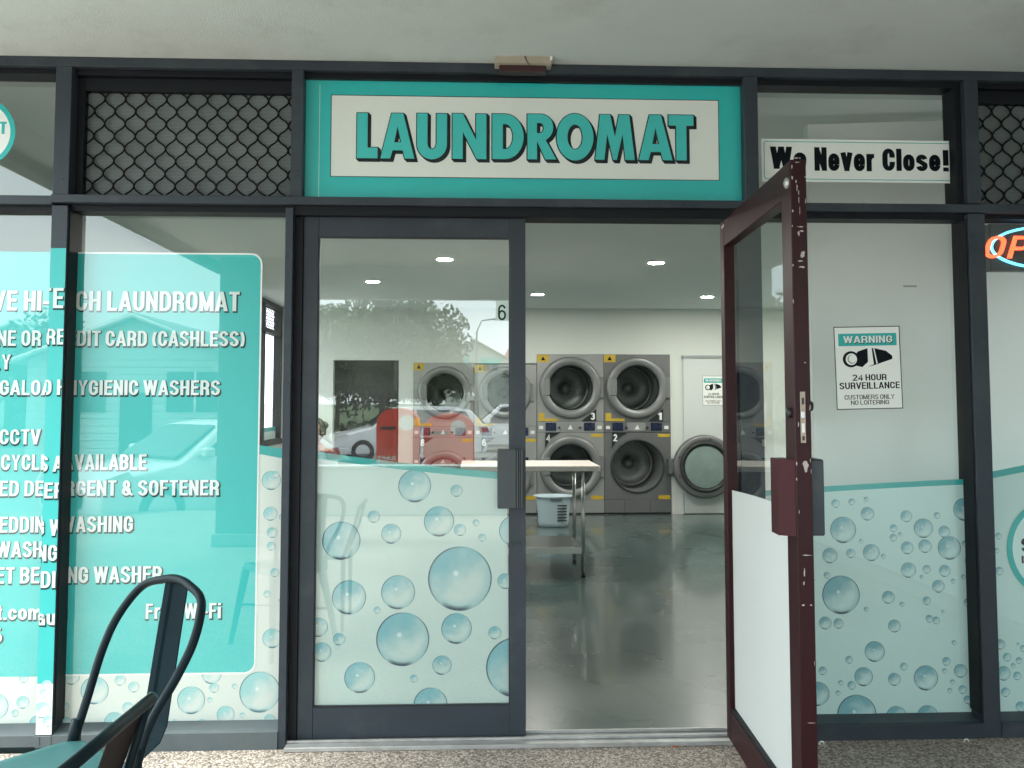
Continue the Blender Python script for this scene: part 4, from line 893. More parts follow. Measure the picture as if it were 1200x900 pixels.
def chip(cx, cz, w_, h_, seed):
    rnd = random.Random(seed); n = 11
    pts = [(cx + w_ * rnd.uniform(.35, 1) * math.cos(2 * math.pi * k / n), cz + h_ * rnd.uniform(.35, 1) * math.sin(2 * math.pi * k / n)) for k in range(n)]
    o = link('paint_chip', poly_mesh([pts], .0005), M['chip'], rd); o.location.y = -LW - .0007
for i, (px, py, w_, h_) in enumerate([(947, 545, 4.2, 9), (943, 185.5, 5, 1), (944, 190.5, 4, .8), (947, 266, 5, .8), (948, 271, 4, 1.5), (944, 274, 1.5, 4), (948, 299, 3, 5), (945, 306, 5, 1.2), (950, 296, 2, 3), (947, 313, 5.5, 1.8),
                                       (942, 213, .8, 3), (943, 220, 1, 5), (945, 226, .8, 4), (945, 234, .6, 6), (946, 247, .5, 7), (946, 650.5, 7, .7), (943, 670, 1.2, 6), (942, 683, 1, 3), (941, 709, 2.5, 1.5), (950, 709, 2, 1.3), (947, 847, 6, .5), (938, 600, .7, 3), (949, 425, 1.4, 1), (939, 497, .8, 5)]):
    s = 2.515 / 1000
    chip((px - 935) / 20 * TH + 0.0, ze(py) + (0), w_ * s, h_ * s, i)
rnd = random.Random(9)
for i in range(15):
    f_ = rnd.choice((.05, .95)) + rnd.uniform(-.05, .05); py_ = rnd.choice((rnd.uniform(180, 320), rnd.uniform(440, 640), rnd.uniform(190, 880)))
    chip(f_ * TH * .96 + .001, ze(py_), rnd.uniform(.4, 1.3) * s, rnd.uniform(.6, 4.5) * s, 100 + i)
lathe('corner_bolt', [(.017, 0), (.016, -.006), (.008, -.010), (.001, -.010)], (0, -LW + .03, zt_ - .065), M['alu'], rd, axis='X', seg=14)
box('hinge_plate', -.0012, -.0002, -.075, -.03, zt_ - .03, zt_ - .018, M['chip'], rd, 0)
# small hook behind door
hk = thing('cable_hook', 'small dark ring hook beside the lock edge of the red door', 'hook', (1.0, 0, 0))
hx, hz = W(958.5, 685, .0)
tube('hook_ring', [(hx - 1.0 + .012 * math.cos(R(a)), .07, hz + .012 * math.sin(R(a))) for a in range(0, 331, 30)], .003, M['black'], hk, 6)
for (a, b) in ((962, 873), (1131, 866)):
    x_, _ = W(a, b, -.03); t = thing('cable_clip', 'tiny white clip on the pavement ' + ('nearest the red door' if a < 1000 else 'under the right corner mullion'), 'clip', (x_, -.04, 0), group='white clips on the pavement')
    tube('clip_arch', [(-.010, 0, .0), (-.009, 0, .009), (-.003, 0, .013), (.005, 0, .012), (.009, .002, .006), (.010, .003, .0)], .0028, M['trim_white'], t, 6)

# ------------------------------------------------------------------ inside: laundry machines
def machine(label, pxa, pxb, ptop, cx_px, up_cy, lo_cy, rad, nums, band, body, open_lower=False, band2=None, dim=False):
    Y = YB - .01
    t = thing('stacked_dryer', label, 'dryer', (0, 0, 0), group='stacked laundry machines')
    x0, x1 = X(pxa, Y), X(pxb, Y); zt = Z(ptop, Y, (pxa + pxb) / 2)
    k = (Y - CY) / 1000; cxm = X(cx_px, Y); r = rad * k
    zb = Z(585.5, Y, 650)
    cz_u, cz_l = Z(up_cy, Y, cx_px), Z(lo_cy, Y, cx_px); ri = r * .745
    # body plates with round openings
    zc0, zc1 = Z(band[1], Y, cx_px), Z(band[0], Y, cx_px)
    for nm, za, zb2, cz, rr in (('body', zc1, zt, cz_u, ri), ('body', zb, zc0, cz_l, ri if not open_lower else r * .83)):
        o = link(nm, poly_mesh([[(x0 + .002, za + .001), (x1 - .002, za + .001), (x1 - .002, zb2 - .001), (x0 + .002, zb2 - .001)], circle(cxm, cz, rr, 48)], .02), body, t); o.location.y = Y
    box('body_case', x0 + .004, x1 - .004, Y + .78, YB + .85, .02, zt - .01, M['ring_dark'], t, 0)
    bmc = bmesh.new(); add_box(bmc, x0 + .003, x0 + .01, Y + .021, Y + .779, .02, zt - .003); add_box(bmc, x1 - .01, x1 - .003, Y + .021, Y + .779, .02, zt - .003); add_box(bmc, x0 + .01, x1 - .01, Y + .021, Y + .779, zt - .01, zt - .003)
    bm_obj('body_case', bmc, M['ring_dark'], t)
    box('plinth', x0 + .002, x1 - .002, Y + .001, Y + .02, .03, zb - .002, body, t)
    box('toe_strip', x0 + .002, x1 - .002, Y + .02, Y + .03, .0125, .0295, M['black'], t, 0)
    for f in (.30, .68): box('plinth_joint', x0 + (x1 - x0) * f, x0 + (x1 - x0) * f + .004, Y - .0005, Y + .0008, .035, zb - .01, M['black'], t, 0)
    for which, cz, isopen in (('u', cz_u, False), ('l', cz_l, open_lower)):
        dr = lathe('drum', [(ri * (1.02 if not isopen else 1.1), .0), (ri * (1.02 if not isopen else 1.1), .62), (ri * .35, .62), (ri * .22, .60), (ri * .18, .56), (.001, .56)], (cxm, Y + .02, cz), M['drum'], t)
        lathe('drum_rim', [(ri * .98, .45), (ri * .92, .44), (ri * .92, .50)], (cxm, Y + .02, cz), M['steel'], dr)
        if not isopen:
            dr = lathe('door_ring', [(ri * .96, -.022), (ri * 1.0, -.045), (r * .90, -.052), (r * .97, -.040), (r, -.012), (r, -.001), (ri * .96, -.001)], (cxm, Y, cz), M['ring'], t, close=True)
            lathe('door_seal', [(ri * .90, -.012), (ri * .97, -.024), (ri * .97, -.006)], (cxm, Y, cz), M['black'], dr, close=True)
            lathe('door_glass', [(.001, .035), (ri * .4, .028), (ri * .7, .010), (ri * .93, -.012)], (cxm, Y, cz), M['dryer_glass'], dr)
            box('door_grip', cxm - r * .90, cxm - r * .66, Y - .058, Y - .035, cz - r * .26, cz + r * .30, M['ring'], dr, .008)
            box('door_hinge', cxm + r * .93, cxm + r * 1.06, Y - .03, Y - .001, cz - r * .34, cz + r * .34, M['ring'], dr, .006)
        else:
            lathe('door_rim', [(r * .80, -.012), (r * .86, -.014), (r * .87, -.001), (r * .80, -.001)], (cxm, Y, cz), M['ring_dark'], t, close=True)
            # open door swung flat to the right
            hx_ = cxm + r * 1.02; ocx = hx_ + r * 1.04
            od = lathe('open_door', [(r * .73, -.16), (r * .78, -.19), (r * .93, -.195), (r * .99, -.18), (r * 1.0, -.12), (r * .97, -.10), (r * .80, -.10), (r * .73, -.13)], (ocx, Y, cz), M['steel_dark'], t, close=True)
            lathe('door_seal', [(r * .66, -.19), (r * .78, -.215), (r * .80, -.19)], (ocx, Y, cz), M['ring_dark'], od, close=True)
            lathe('door_glass', [(.001, -.20), (r * .4, -.195), (r * .68, -.18)], (ocx, Y, cz), M['drum_glass'], od)
            box('door_hinge', hx_ - .03, hx_ + .05, Y - .13, Y - .001, cz - .09, cz + .09, M['steel_dark'], od, .005)
            for aa in (20, -25, 160, 200, 80): lathe('screw', [(.001, 0), (.010, 0), (.010, .006)], (ocx + r * .88 * math.cos(R(aa)), Y - .202, cz + r * .88 * math.sin(R(aa))), M['black'], od, seg=8)
    # control bands
    def controls(b0, b1):
        c1, c0 = Z(b0, Y, cx_px), Z(b1, Y, cx_px); hgt = c1 - c0
        cp = box('control_panel', x0 + .003, x1 - .003, Y - .006, Y + .018, c0 + .002, c1 - .002, body, t, .002)
        w_ = x1 - x0
        for f0, f1, mm, nm in ((.03, .09, M['trim_white'], 'card_slot'), (.125, .285, M['display'], 'display'), (.70, .865, M['display'], 'display'), (.90, .965, M['trim_white'], 'card_slot'), (.345, .62, M['panel'], 'coin_plate')):
            box(nm, x0 + w_ * f0, x0 + w_ * f1, Y - .011, Y - .0062, c0 + hgt * (.15 if f1 - f0 > .1 else .3), c1 - hgt * (.12 if f1 - f0 > .1 else .4), mm, cp, .001)
        for f in (.33, .645): lathe('coin_knob', [(.001, -.03), (.012, -.028), (.013, 0)], (x0 + w_ * f, Y - .006, c0 + hgt * .45), M['black'], cp, seg=12)
        prism('maker_badge', [(x0 + w_ * .455, c0 + hgt * .28), (x0 + w_ * .53, c0 + hgt * .28), (x0 + w_ * .50, c0 + hgt * .7)], Y - .0125, Y - .0112, M['trim_white'], cp)
    controls(*band)
    if band2: controls(*band2)
    # number plates
    w_ = x1 - x0
    if nums[0]:
        tp = prism('number_plate', [(x0 + w_ * .66, zc1 + .002), (x0 + w_ * .885, zc1 + .002), (x0 + w_ * .885, zc1 + .15)], Y - .014, Y - .0005, M['black'], t)
        letter('lettering', nums[0], x0 + w_ * .80, x0 + w_ * .865, zc1 + .018, zc1 + .105, Y - .0155, M['white_vinyl'], tp)
    if nums[1]:
        tp = prism('number_plate', [(x0 + w_ * .115, zc0 - .19), (x0 + w_ * .125, zc0 - .002), (x0 + w_ * .34, zc0 - .002), (x0 + w_ * .20, zc0 - .07)], Y - .014, Y - .0005, M['black'], t)
        letter('lettering', nums[1], x0 + w_ * .128, x0 + w_ * .195, zc0 - .105, zc0 - .018, Y - .0155, M['white_vinyl'], tp)
    for (f0, f1, za, zb2) in ((.0, .18, zt - .095, zt - .004), (.02, .11, zc1 + .035, zc1 + .10), (.02, .31, zc1 + .004, zc1 + .034), (.80, .985, zc0 - .055, zc0 - .018), (.80, .985, zb + .0, zb + .045)):
        l = box('yellow_label', x0 + .004 + w_ * f0, x0 + w_ * f1, Y - .002, Y - .0004, za, zb2, M['yellow'], t, 0)
        if f0 == 0: prism('warning_mark', [(x0 + w_ * .06, za + .022), (x0 + w_ * .125, za + .022), (x0 + w_ * .092, za + .072)], Y - .0032, Y - .0021, M['ink'], l)
    return t
M['drum_glass'] = mat('open_door_glass', (.20, .27, .25), .15, 0, .12, 8, spec=.6)
machine('grey dryer stack numbered 3 and 4 in the middle of the doorway view', 629.3, 707.5, 415.3, 668.5, 454.3, 547, 36.8, ('3', '4'), (493.8, 506.8), M['steel'])
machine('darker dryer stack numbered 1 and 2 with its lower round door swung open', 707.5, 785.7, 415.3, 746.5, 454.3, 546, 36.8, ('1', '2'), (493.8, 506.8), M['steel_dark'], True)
machine('laundry machine stack numbered 6, half hidden by the sliding door stile', 555.5, 629, 427, 592, 460, 559, 31, ('', '6'), (499.5, 512.5), M['steel'], band2=(534.5, 546))
machine('laundry machine stack numbered 8 seen through the sliding door glass', 484, 555.2, 425, 521, 460, 559, 31, ('', '8'), (499.5, 512.5), M['steel'], band2=(534.5, 546))

# interior door with notice
idr = thing('interior_door', 'plain white staff door right of the dryers with a camera notice', 'door')
Yd = YB - .012
ia, iz1 = W(800, 420, Yd)
box('door_leaf', ia, ia + .86, Yd - .02, Yd + .011, .02, iz1, M['white_door'], idr)
box('door_head', ia - .01, ia + .9, Yd - .035, Yd + .011, iz1 + .003, iz1 + .035, M['cam_grey'], idr)
box('door_handle', ia + .76, ia + .82, Yd - .07, Yd - .0205, .95, .99, M['chrome'], idr)
notice('small camera WARNING notice on the white staff door at the back', X(823.5, Yd - .022), X(848.5, Yd - .022), Z(475, Yd - .022, 836), Z(440.5, Yd - .022, 836), Yd - .0215)
tag(box('skirting_board', X(786.5, YB - .02), ia - .012, YB - .02, YB, .0125, .45, M['trim_white']), kind='structure')

# folding table
ft = thing('folding_table', 'white topped folding table with steel legs and lower shelf', 'table')
ty0, ty1 = 3.15, 3.80; tx1 = X(703, ty0); tx0 = X(540, ty0) 
ttz = Z(546, ty0, 690)
box('table_top', tx0, tx1, ty0, ty1, ttz - .042, ttz, M['table_top'], ft, .004)
lxr = X(683, ty0)
box('shelf', tx0 + .1, lxr - .012, ty0 + .02, ty1 - .02, .195, .235, M['shelf'], ft, .003)
box('shelf_lip', tx0 + .1, lxr - .012, ty0 + .014, ty0 + .0195, .193, .24, M['trim_white'], ft, .001)
for x_ in (lxr, tx0 + .1):
    for y_ in (ty0 + .02, ty1 - .04):
        lg = tube('leg', [(x_, y_, .05), (x_, y_, ttz - .043)], .016, M['chrome'], ft, 12)
        tube('foot', [(x_, y_, .012), (x_, y_, .05)], [.02, .011], M['black'], lg, 10)
# laundry basket
lb = thing('laundry_basket', 'pale blue plastic laundry basket on the floor behind the table', 'basket', (X(648, 5.9), 5.9, .013))
bm = bmesh.new(); rx, ry = .19, .15; hgt = .33
def ringpts(k_, z): 
    return [(rx * k_ * math.copysign(abs(math.cos(a)) ** .7, math.cos(a)), ry * k_ * math.copysign(abs(math.sin(a)) ** .7, math.sin(a)), z) for a in [2 * math.pi * i / 32 for i in range(32)]]
levels = [(.84, 0), (.86, .05)] + [(.86 + .10 * j / 7, .05 + .22 * j / 7) for j in range(1, 8)] + [(1.0, hgt - .02), (1.12, hgt - .005), (1.13, hgt)]
rg = [[bm.verts.new(p) for p in ringpts(k_, z)] for k_, z in levels]
for li, (a, b) in enumerate(zip(rg, rg[1:])):
    for i in range(32):
        f = bm.faces.new((a[i], a[(i + 1) % 32], b[(i + 1) % 32], b[i]))
bm.faces.new(rg[0][::-1]); bmesh.ops.recalc_face_normals(bm, faces=bm.faces)
o = bm_obj('basket_body', bm, M['basket'], lb, True)
sm = o.modifiers.new('t', 'SOLIDIFY'); sm.thickness = .004
for j in range(6): box('vent_slot', .03, .135, -ry * .93 - .006, -ry * .86, .07 + j * .032, .083 + j * .032, M['ring_dark'], lb, .002)
for j in range(1): box('vent_slot', -.05, .08, -ry * 1.16, -ry * 1.0, .297, .307, M['ring_dark'], lb, .002)

# ------------------------------------------------------------------ downlights
def downlight(x, y, lab):
    t = thing('downlight', lab, 'ceiling light', (x, y, ZC), group='round ceiling downlights')
    lathe('trim_ring', [(.059, -.001), (.070, -.004), (.074, -.001)], (0, 0, 0), M['trim_white'], t, axis='Z', seg=28, close=True)
    bm = bmesh.new(); bmesh.ops.create_circle(bm, cap_ends=True, segments=24, radius=.060, matrix=Matrix.Translation((0, 0, -.003)))
    for f in bm.faces: f.normal_flip()
    bmesh.ops.recalc_face_normals(bm, faces=bm.faces)
    bm_obj('lamp_lens', bm, M['lamp'], t)
def dl(px, py): p = PZ(px, py, ZC); return p.x, p.y
for px, py, lab in ((521, 304, 'upper lit downlight seen through the sliding door glass'), (437, 330, 'lower left lit downlight seen through the sliding door glass'), (630, 345, 'small lit downlight just right of the sliding door stile'),
                    (769, 308, 'largest lit downlight in the open doorway'), (829, 348, 'lit downlight on the right of the doorway above the staff door')):
    x_, y_ = dl(px, py); downlight(x_, y_, lab)
for x_, y_, lab in ((-1.3, 2.9, 'lit downlight over the front left part of the shop'), (2.9, 3.4, 'lit downlight over the front right part of the shop'), (3.7, 5.6, 'lit downlight in the rear right corner of the shop')): downlight(x_, y_, lab)
# ------------------------------------------------------------------ cafe chairs
def bez(p, n=8):
    """Catmull-Rom through points"""
    P = [Vector(q) for q in p]; P = [P[0] * 2 - P[1]] + P + [P[-1] * 2 - P[-2]]; r = []
    for i in range(1, len(P) - 2):
        for k in range(n):
            t = k / n; a, b, c, d = P[i - 1], P[i], P[i + 1], P[i + 2]
            r.append(.5 * ((2 * b) + (c - a) * t + (2 * a - 5 * b + 4 * c - d) * t * t + (3 * b - a - 3 * c + d) * t ** 3))
    return r + [P[-2]]
def plate(name, loop, th, m, parent, n=None):
    bm = bmesh.new(); vs = [Vector(p) for p in loop]
    nrm = n or (vs[1] - vs[0]).cross(vs[2] - vs[0]).normalized()
    a = [bm.verts.new(v) for v in vs]; b = [bm.verts.new(v - nrm * th) for v in vs]
    bm.faces.new(a); bm.faces.new(b[::-1])
    for i in range(len(a)): bm.faces.new((a[i], b[i], b[(i + 1) % len(a)], a[(i + 1) % len(a)]))
    bmesh.ops.recalc_face_normals(bm, faces=bm.faces); return bm_obj(name, bm, m, parent)
def metal_chair(label, loc, rz, SW=.34, SD=.36, top=.87, lean=.17, hoop=True, splat_m=None, hw=None):
    # local: faces -Y, back at y=0, x across
    t = thing('cafe_chair', label, 'chair', loc, rz, 'dark metal cafe chairs')
    h = SW / 2; sh = .45
    st_ = rrect(-h - .01, h + .01, -SD, .015, .045, 5)
    bm = bmesh.new(); zs_ = [(-1, sh - .028), (0, sh - .004), (.0, sh), (-.04, sh + .001), (-.06, sh - .006)]
    cxy = (0, -SD / 2)
    rings = []
    for g, zz in ((.0, sh - .03), (.0, sh - .003), (-.06, sh), (-.16, sh - .002), (-.5, sh - .007)):
        rings.append([bm.verts.new((p[0] * (1 + g), cxy[1] + (p[1] - cxy[1]) * (1 + g), zz)) for p in st_])
    for a, b in zip(rings, rings[1:]):
        for i in range(len(a)): bm.faces.new((a[i], a[(i + 1) % len(a)], b[(i + 1) % len(a)], b[i]))
    bm.faces.new(rings[-1]); bmesh.ops.recalc_face_normals(bm, faces=bm.faces); bm_obj('seat', bm, M['chair_seat'], t, True)
    for sx in (-1, 1):
        for yy, sp in ((-SD + .03, -.07), (-.01, .09)):
            bm = bmesh.new(); a = Vector((sx * (h - .01), yy, sh - .02)); b = Vector((sx * (h + .045), yy + sp, 0))
            add_tube(bm, [a, a.lerp(b, .5), b], [.024, .019, .013], 8); bmesh.ops.recalc_face_normals(bm, faces=bm.faces); lg = bm_obj('leg', bm, M['chair'], t, True)
            tube('foot', [b, b + Vector((0, 0, .015))], .016, M['black'], lg, 8)
    tube('stretcher', [(-h - .015, -SD - .0, .22), (h + .015, .045, .22)], .007, M['chair'], t); tube('stretcher', [(h + .015, -SD - .0, .24), (-h - .015, .045, .24)], .007, M['chair'], t)
    if hoop:
        k_ = hw or 1.0; L_ = lambda z: lean * ((z - sh) / (top - sh)) ** 1.2 if z > sh else 0
        pts = [(-h, 0, sh - .01), (-h * 1.02, L_(.55), .55), (-h * 1.08 * k_, L_(.66), .66), (-h * 1.10 * k_, L_(.745), .745), (-h * .86 * k_, L_(.825), .825), (-h * .42, L_(top - .008), top - .008), (0, L_(top), top),
               (h * .42, L_(top - .008), top - .008), (h * .86 * k_, L_(.825), .825), (h * 1.10 * k_, L_(.745), .745), (h * 1.08 * k_, L_(.66), .66), (h * 1.02, L_(.55), .55), (h, 0, sh - .01)]
        tube('back_hoop', bez(pts, 6), .0115, M['chair'], t, 10)
        for sx in (-1, 1): tube('hoop_socket', [(sx * h, 0, sh - .02), (sx * h, .006, sh + .05)], [.019, .013], M['chair'], t, 10)
        bm = bmesh.new(); w0, w1 = .060, .056; rows = []
        for i in range(13):
            f = i / 12; z = sh - .03 + (top - sh + .02) * f; w_ = w0 + (w1 - w0) * f; yy = .13 + (L_(top) - .004 - .13) * f if f > .12 else .06 + .07 * math.sin(f / .12 * math.pi / 2)
            rows.append([bm.verts.new((x_, yy + d, z)) for x_, d in ((-w_, 0), (-w_ * .55, .001), (-w_ * .42, .007), (w_ * .42, .007), (w_ * .55, .001), (w_, 0))])
        for a, b in zip(rows, rows[1:]):
            for i in range(5): bm.faces.new((a[i], a[i + 1], b[i + 1], b[i]))
        o = bm_obj('splat', bm, splat_m or M['splat'], t); s2 = o.modifiers.new('t', 'SOLIDIFY'); s2.thickness = .003
    return t
# chair A: back feet between (-1.096,-1.13) and (-.853,-1.33)
pL, pR = PZ(86, 866, .45), PZ(157, 903, .45); bl, br = pL.xy, pR.xy; mid = (bl + br) / 2; dv = br - bl
# local +x should map to direction; facing -Y local -> world facing (-.635,-.77)
face = Vector((dv.y, -dv.x)).normalized()
if face.y > 0: face = -face
rz = math.atan2(face.x, -face.y)
metal_chair('dark metal cafe chair with a tall looped back and centre splat', (mid.x, mid.y, 0), rz, SW=dv.length, SD=.36, top=.862, lean=.20, hw=1.12)
# chair B: low square back seen edge on in the near left corner
tb = thing('cafe_armchair', 'low square backed dark chair nearest the camera in the bottom left corner', 'chair', (0, 0, 0), 0, None)
ht = .725
PT = PZ
A_ = PT(177, 819, ht); B_ = PT(80, 900, ht); B_ = A_ + (B_ - A_) * 1.25
tube('top_rail', [A_, B_], .0125, M['chair'], tb, 12)
for e_ in (A_, B_): lathe('rail_cap', [(.001, 0), (.012, .001), (.013, .006)], e_, M['chair_seat'], tb, axis='Y', seg=12)
ua = A_ + Vector((-.005, -.01, -.008)); ub = B_ + Vector((-.005, .01, -.008))
fa = Vector((ua.x - .09, ua.y, .44)); fb = Vector((ub.x - .09, ub.y, .44))
for u, f in ((ua, fa), (ub, fb)):
    tube('back_upright', [u, u.lerp(f, .5) + Vector((.008, 0, 0)), f], .010, M['chair'], tb, 10)
dirv = (B_ - A_)
plate('back_panel', [ua + dirv * .02 + Vector((-.002, 0, -.004)), ua + dirv * .36 + Vector((-.002, 0, -.004)), fa + dirv * .36 + Vector((-.002, 0, .01)), fa + dirv * .02 + Vector((-.002, 0, .01))], .004, M['chair_brown'], tb)
sd_ = Vector((-.30, .0, 0))
plate('seat', [fa + Vector((0, .0, 0)), fb, fb + sd_ + Vector((0, .02, 0)), fa + sd_ + Vector((0, -.06, 0))], .02, M['chair_seat'], tb, Vector((0, 0, 1)))
for p in (fa, fb, fb + sd_ * .9, fa + sd_ * .9 + Vector((0, -.05, 0))):
    tube('leg', [p + Vector((0, 0, -.02)), Vector((p.x, p.y, 0))], [.015, .011], M['chair'], tb, 8)

rnd = random.Random(5); vs, fs = [], []
for i in range(90):
    x_, y_ = rnd.uniform(-1.9, 2.4), rnd.uniform(.3, 6.2); s_q = rnd.uniform(.002, .007); a_ = rnd.uniform(0, 6.3); b0 = len(vs)
    for k in range(5): vs.append((x_ + s_q * math.cos(a_ + k * 1.257) * rnd.uniform(.4, 1), y_ + s_q * math.sin(a_ + k * 1.257) * rnd.uniform(.4, 1), .0135))
    fs.append(tuple(range(b0, b0 + 5)))
lf = bpy.data.meshes.new('lint'); lf.from_pydata(vs, [], fs); tag(link('lint', lf, M['ring_dark']), 'tiny dark specks of lint and grit on the polished shop floor', 'lint', kind='stuff')
# ------------------------------------------------------------------ OUTSIDE (seen mirrored in the glass)
def tree(label, x, y, h, cr, n, m, seed, zs=.7):
    rnd = random.Random(seed)
    t = thing('tree', label, 'tree', (x, y, ZL), group='trees across the street')
    bm = bmesh.new(); add_tube(bm, [(0, 0, 0), (.1, 0, h * .3), (.0, .1, h * .62)], [h * .022, h * .016, h * .008], 8)
    for i in range(7):
        a = rnd.uniform(0, 6.3); r_ = cr * rnd.uniform(.4, .8); z0 = h * rnd.uniform(.28, .5)
        add_tube(bm, [(0.05, 0, z0), (math.cos(a) * r_ * .5, math.sin(a) * r_ * .5, z0 + h * .15), (math.cos(a) * r_, math.sin(a) * r_, z0 + h * .28)], [h * .014, h * .009, h * .004], 6)
    bm_obj('trunk', bm, M['bark'], t, True)
    clumps = []
    for i in range(26):
        while True:
            p = Vector((rnd.uniform(-1, 1), rnd.uniform(-1, 1), rnd.uniform(-1, 1)))
            if p.length < 1: break
        clumps.append((Vector((p.x * cr * .8, p.y * cr * .8, h * .60 + p.z * cr * zs * .8)), cr * rnd.uniform(.22, .42)))
    vs, fs = [], []
    for i in range(n):
        c, r_ = rnd.choice(clumps); d = Vector((rnd.gauss(0, 1), rnd.gauss(0, 1), rnd.gauss(0, 1))).normalized() * r_ * rnd.uniform(.55, 1.08)
        p = c + d; u = Vector((rnd.gauss(0, 1), rnd.gauss(0, 1), rnd.gauss(0, 1))).normalized(); v = u.orthogonal().normalized(); s = cr * rnd.uniform(.025, .06)
        b0 = len(vs); vs += [p - u * s, p + v * s * .5, p + u * s, p - v * s * .5]; fs.append((b0, b0 + 1, b0 + 2, b0 + 3))
    me = bpy.data.meshes.new('crown'); me.from_pydata(vs, [], fs); link('crown', me, m, t)
    return t
def VP(px, d):   # lateral position of something seen mirrored at virtual distance d
    x_ = W(px, 472, d + CY)[0]; return x_, .16 - (d + CY)
for k_t, (tx_, ty_, th_) in enumerate(((-6.5, 9.5, 6.5), (-9.0, 14.0, 7.5))): tree(('leafy tree outside the rear side window of the shop', 'taller tree further back outside the side window')[k_t], tx_, ty_, th_, 2.8, 7000, M['leaf'], 70 + k_t)
for i, (px, d, h, cr, n, m, lab) in enumerate([(446, 36, 7.0, 3.5, 22000, 'leaf', 'broad green street tree mirrored in the sliding door'), (510, 52, 5.4, 2.6, 10000, 'leaf2', 'smaller dark tree beside the white marquee across the street'),
        (395, 60, 8, 4.6, 14000, 'leaf2', 'dark tree at the far left of the mirrored street view'), (640, 70, 8.5, 4, 6000, 'leaf', 'green tree right of the red roofed house'), (120, 33, 4.5, 2.6, 5000, 'leaf2', 'low dark tree left of the weatherboard house'), (60, 30, 5, 2.6, 5000, 'leaf', 'leafy tree at the left end of the street'),
        (900, 45, 8, 4, 7000, 'leaf2', 'dark tree far right across the street'), (1050, 40, 7, 3.5, 6000, 'leaf', 'rounded green tree right across the street'), (780, 60, 8, 4.2, 6000, 'leaf2', 'tall dark tree in the middle right across the street')]):
    x_, y_ = VP(px, d); tree(lab, x_, y_, h, cr, n, M[m], 20 + i)
hd = thing('hedge', 'long low clipped hedge along the far side of the street', 'hedge')
rnd = random.Random(3); vs, fs = [], []
for i in range(14000):
    p = Vector((rnd.uniform(-40, 40), rnd.uniform(-31.2, -30), ZL + rnd.uniform(.0, 1.0))); u = Vector((rnd.gauss(0, 1), rnd.gauss(0, 1), rnd.gauss(0, 1))).normalized(); v = u.orthogonal().normalized(); s = rnd.uniform(.06, .14)
    b0 = len(vs); vs += [p - u * s, p + v * s * .5, p + u * s, p - v * s * .5]; fs.append((b0, b0 + 1, b0 + 2, b0 + 3))
me = bpy.data.meshes.new('foliage'); me.from_pydata(vs, [], fs); link('foliage', me, M['leaf2'], hd)
tube('stem_rail', [(-40, -30.6, ZL + .3), (40, -30.6, ZL + .3)], .12, M['bark'], hd)

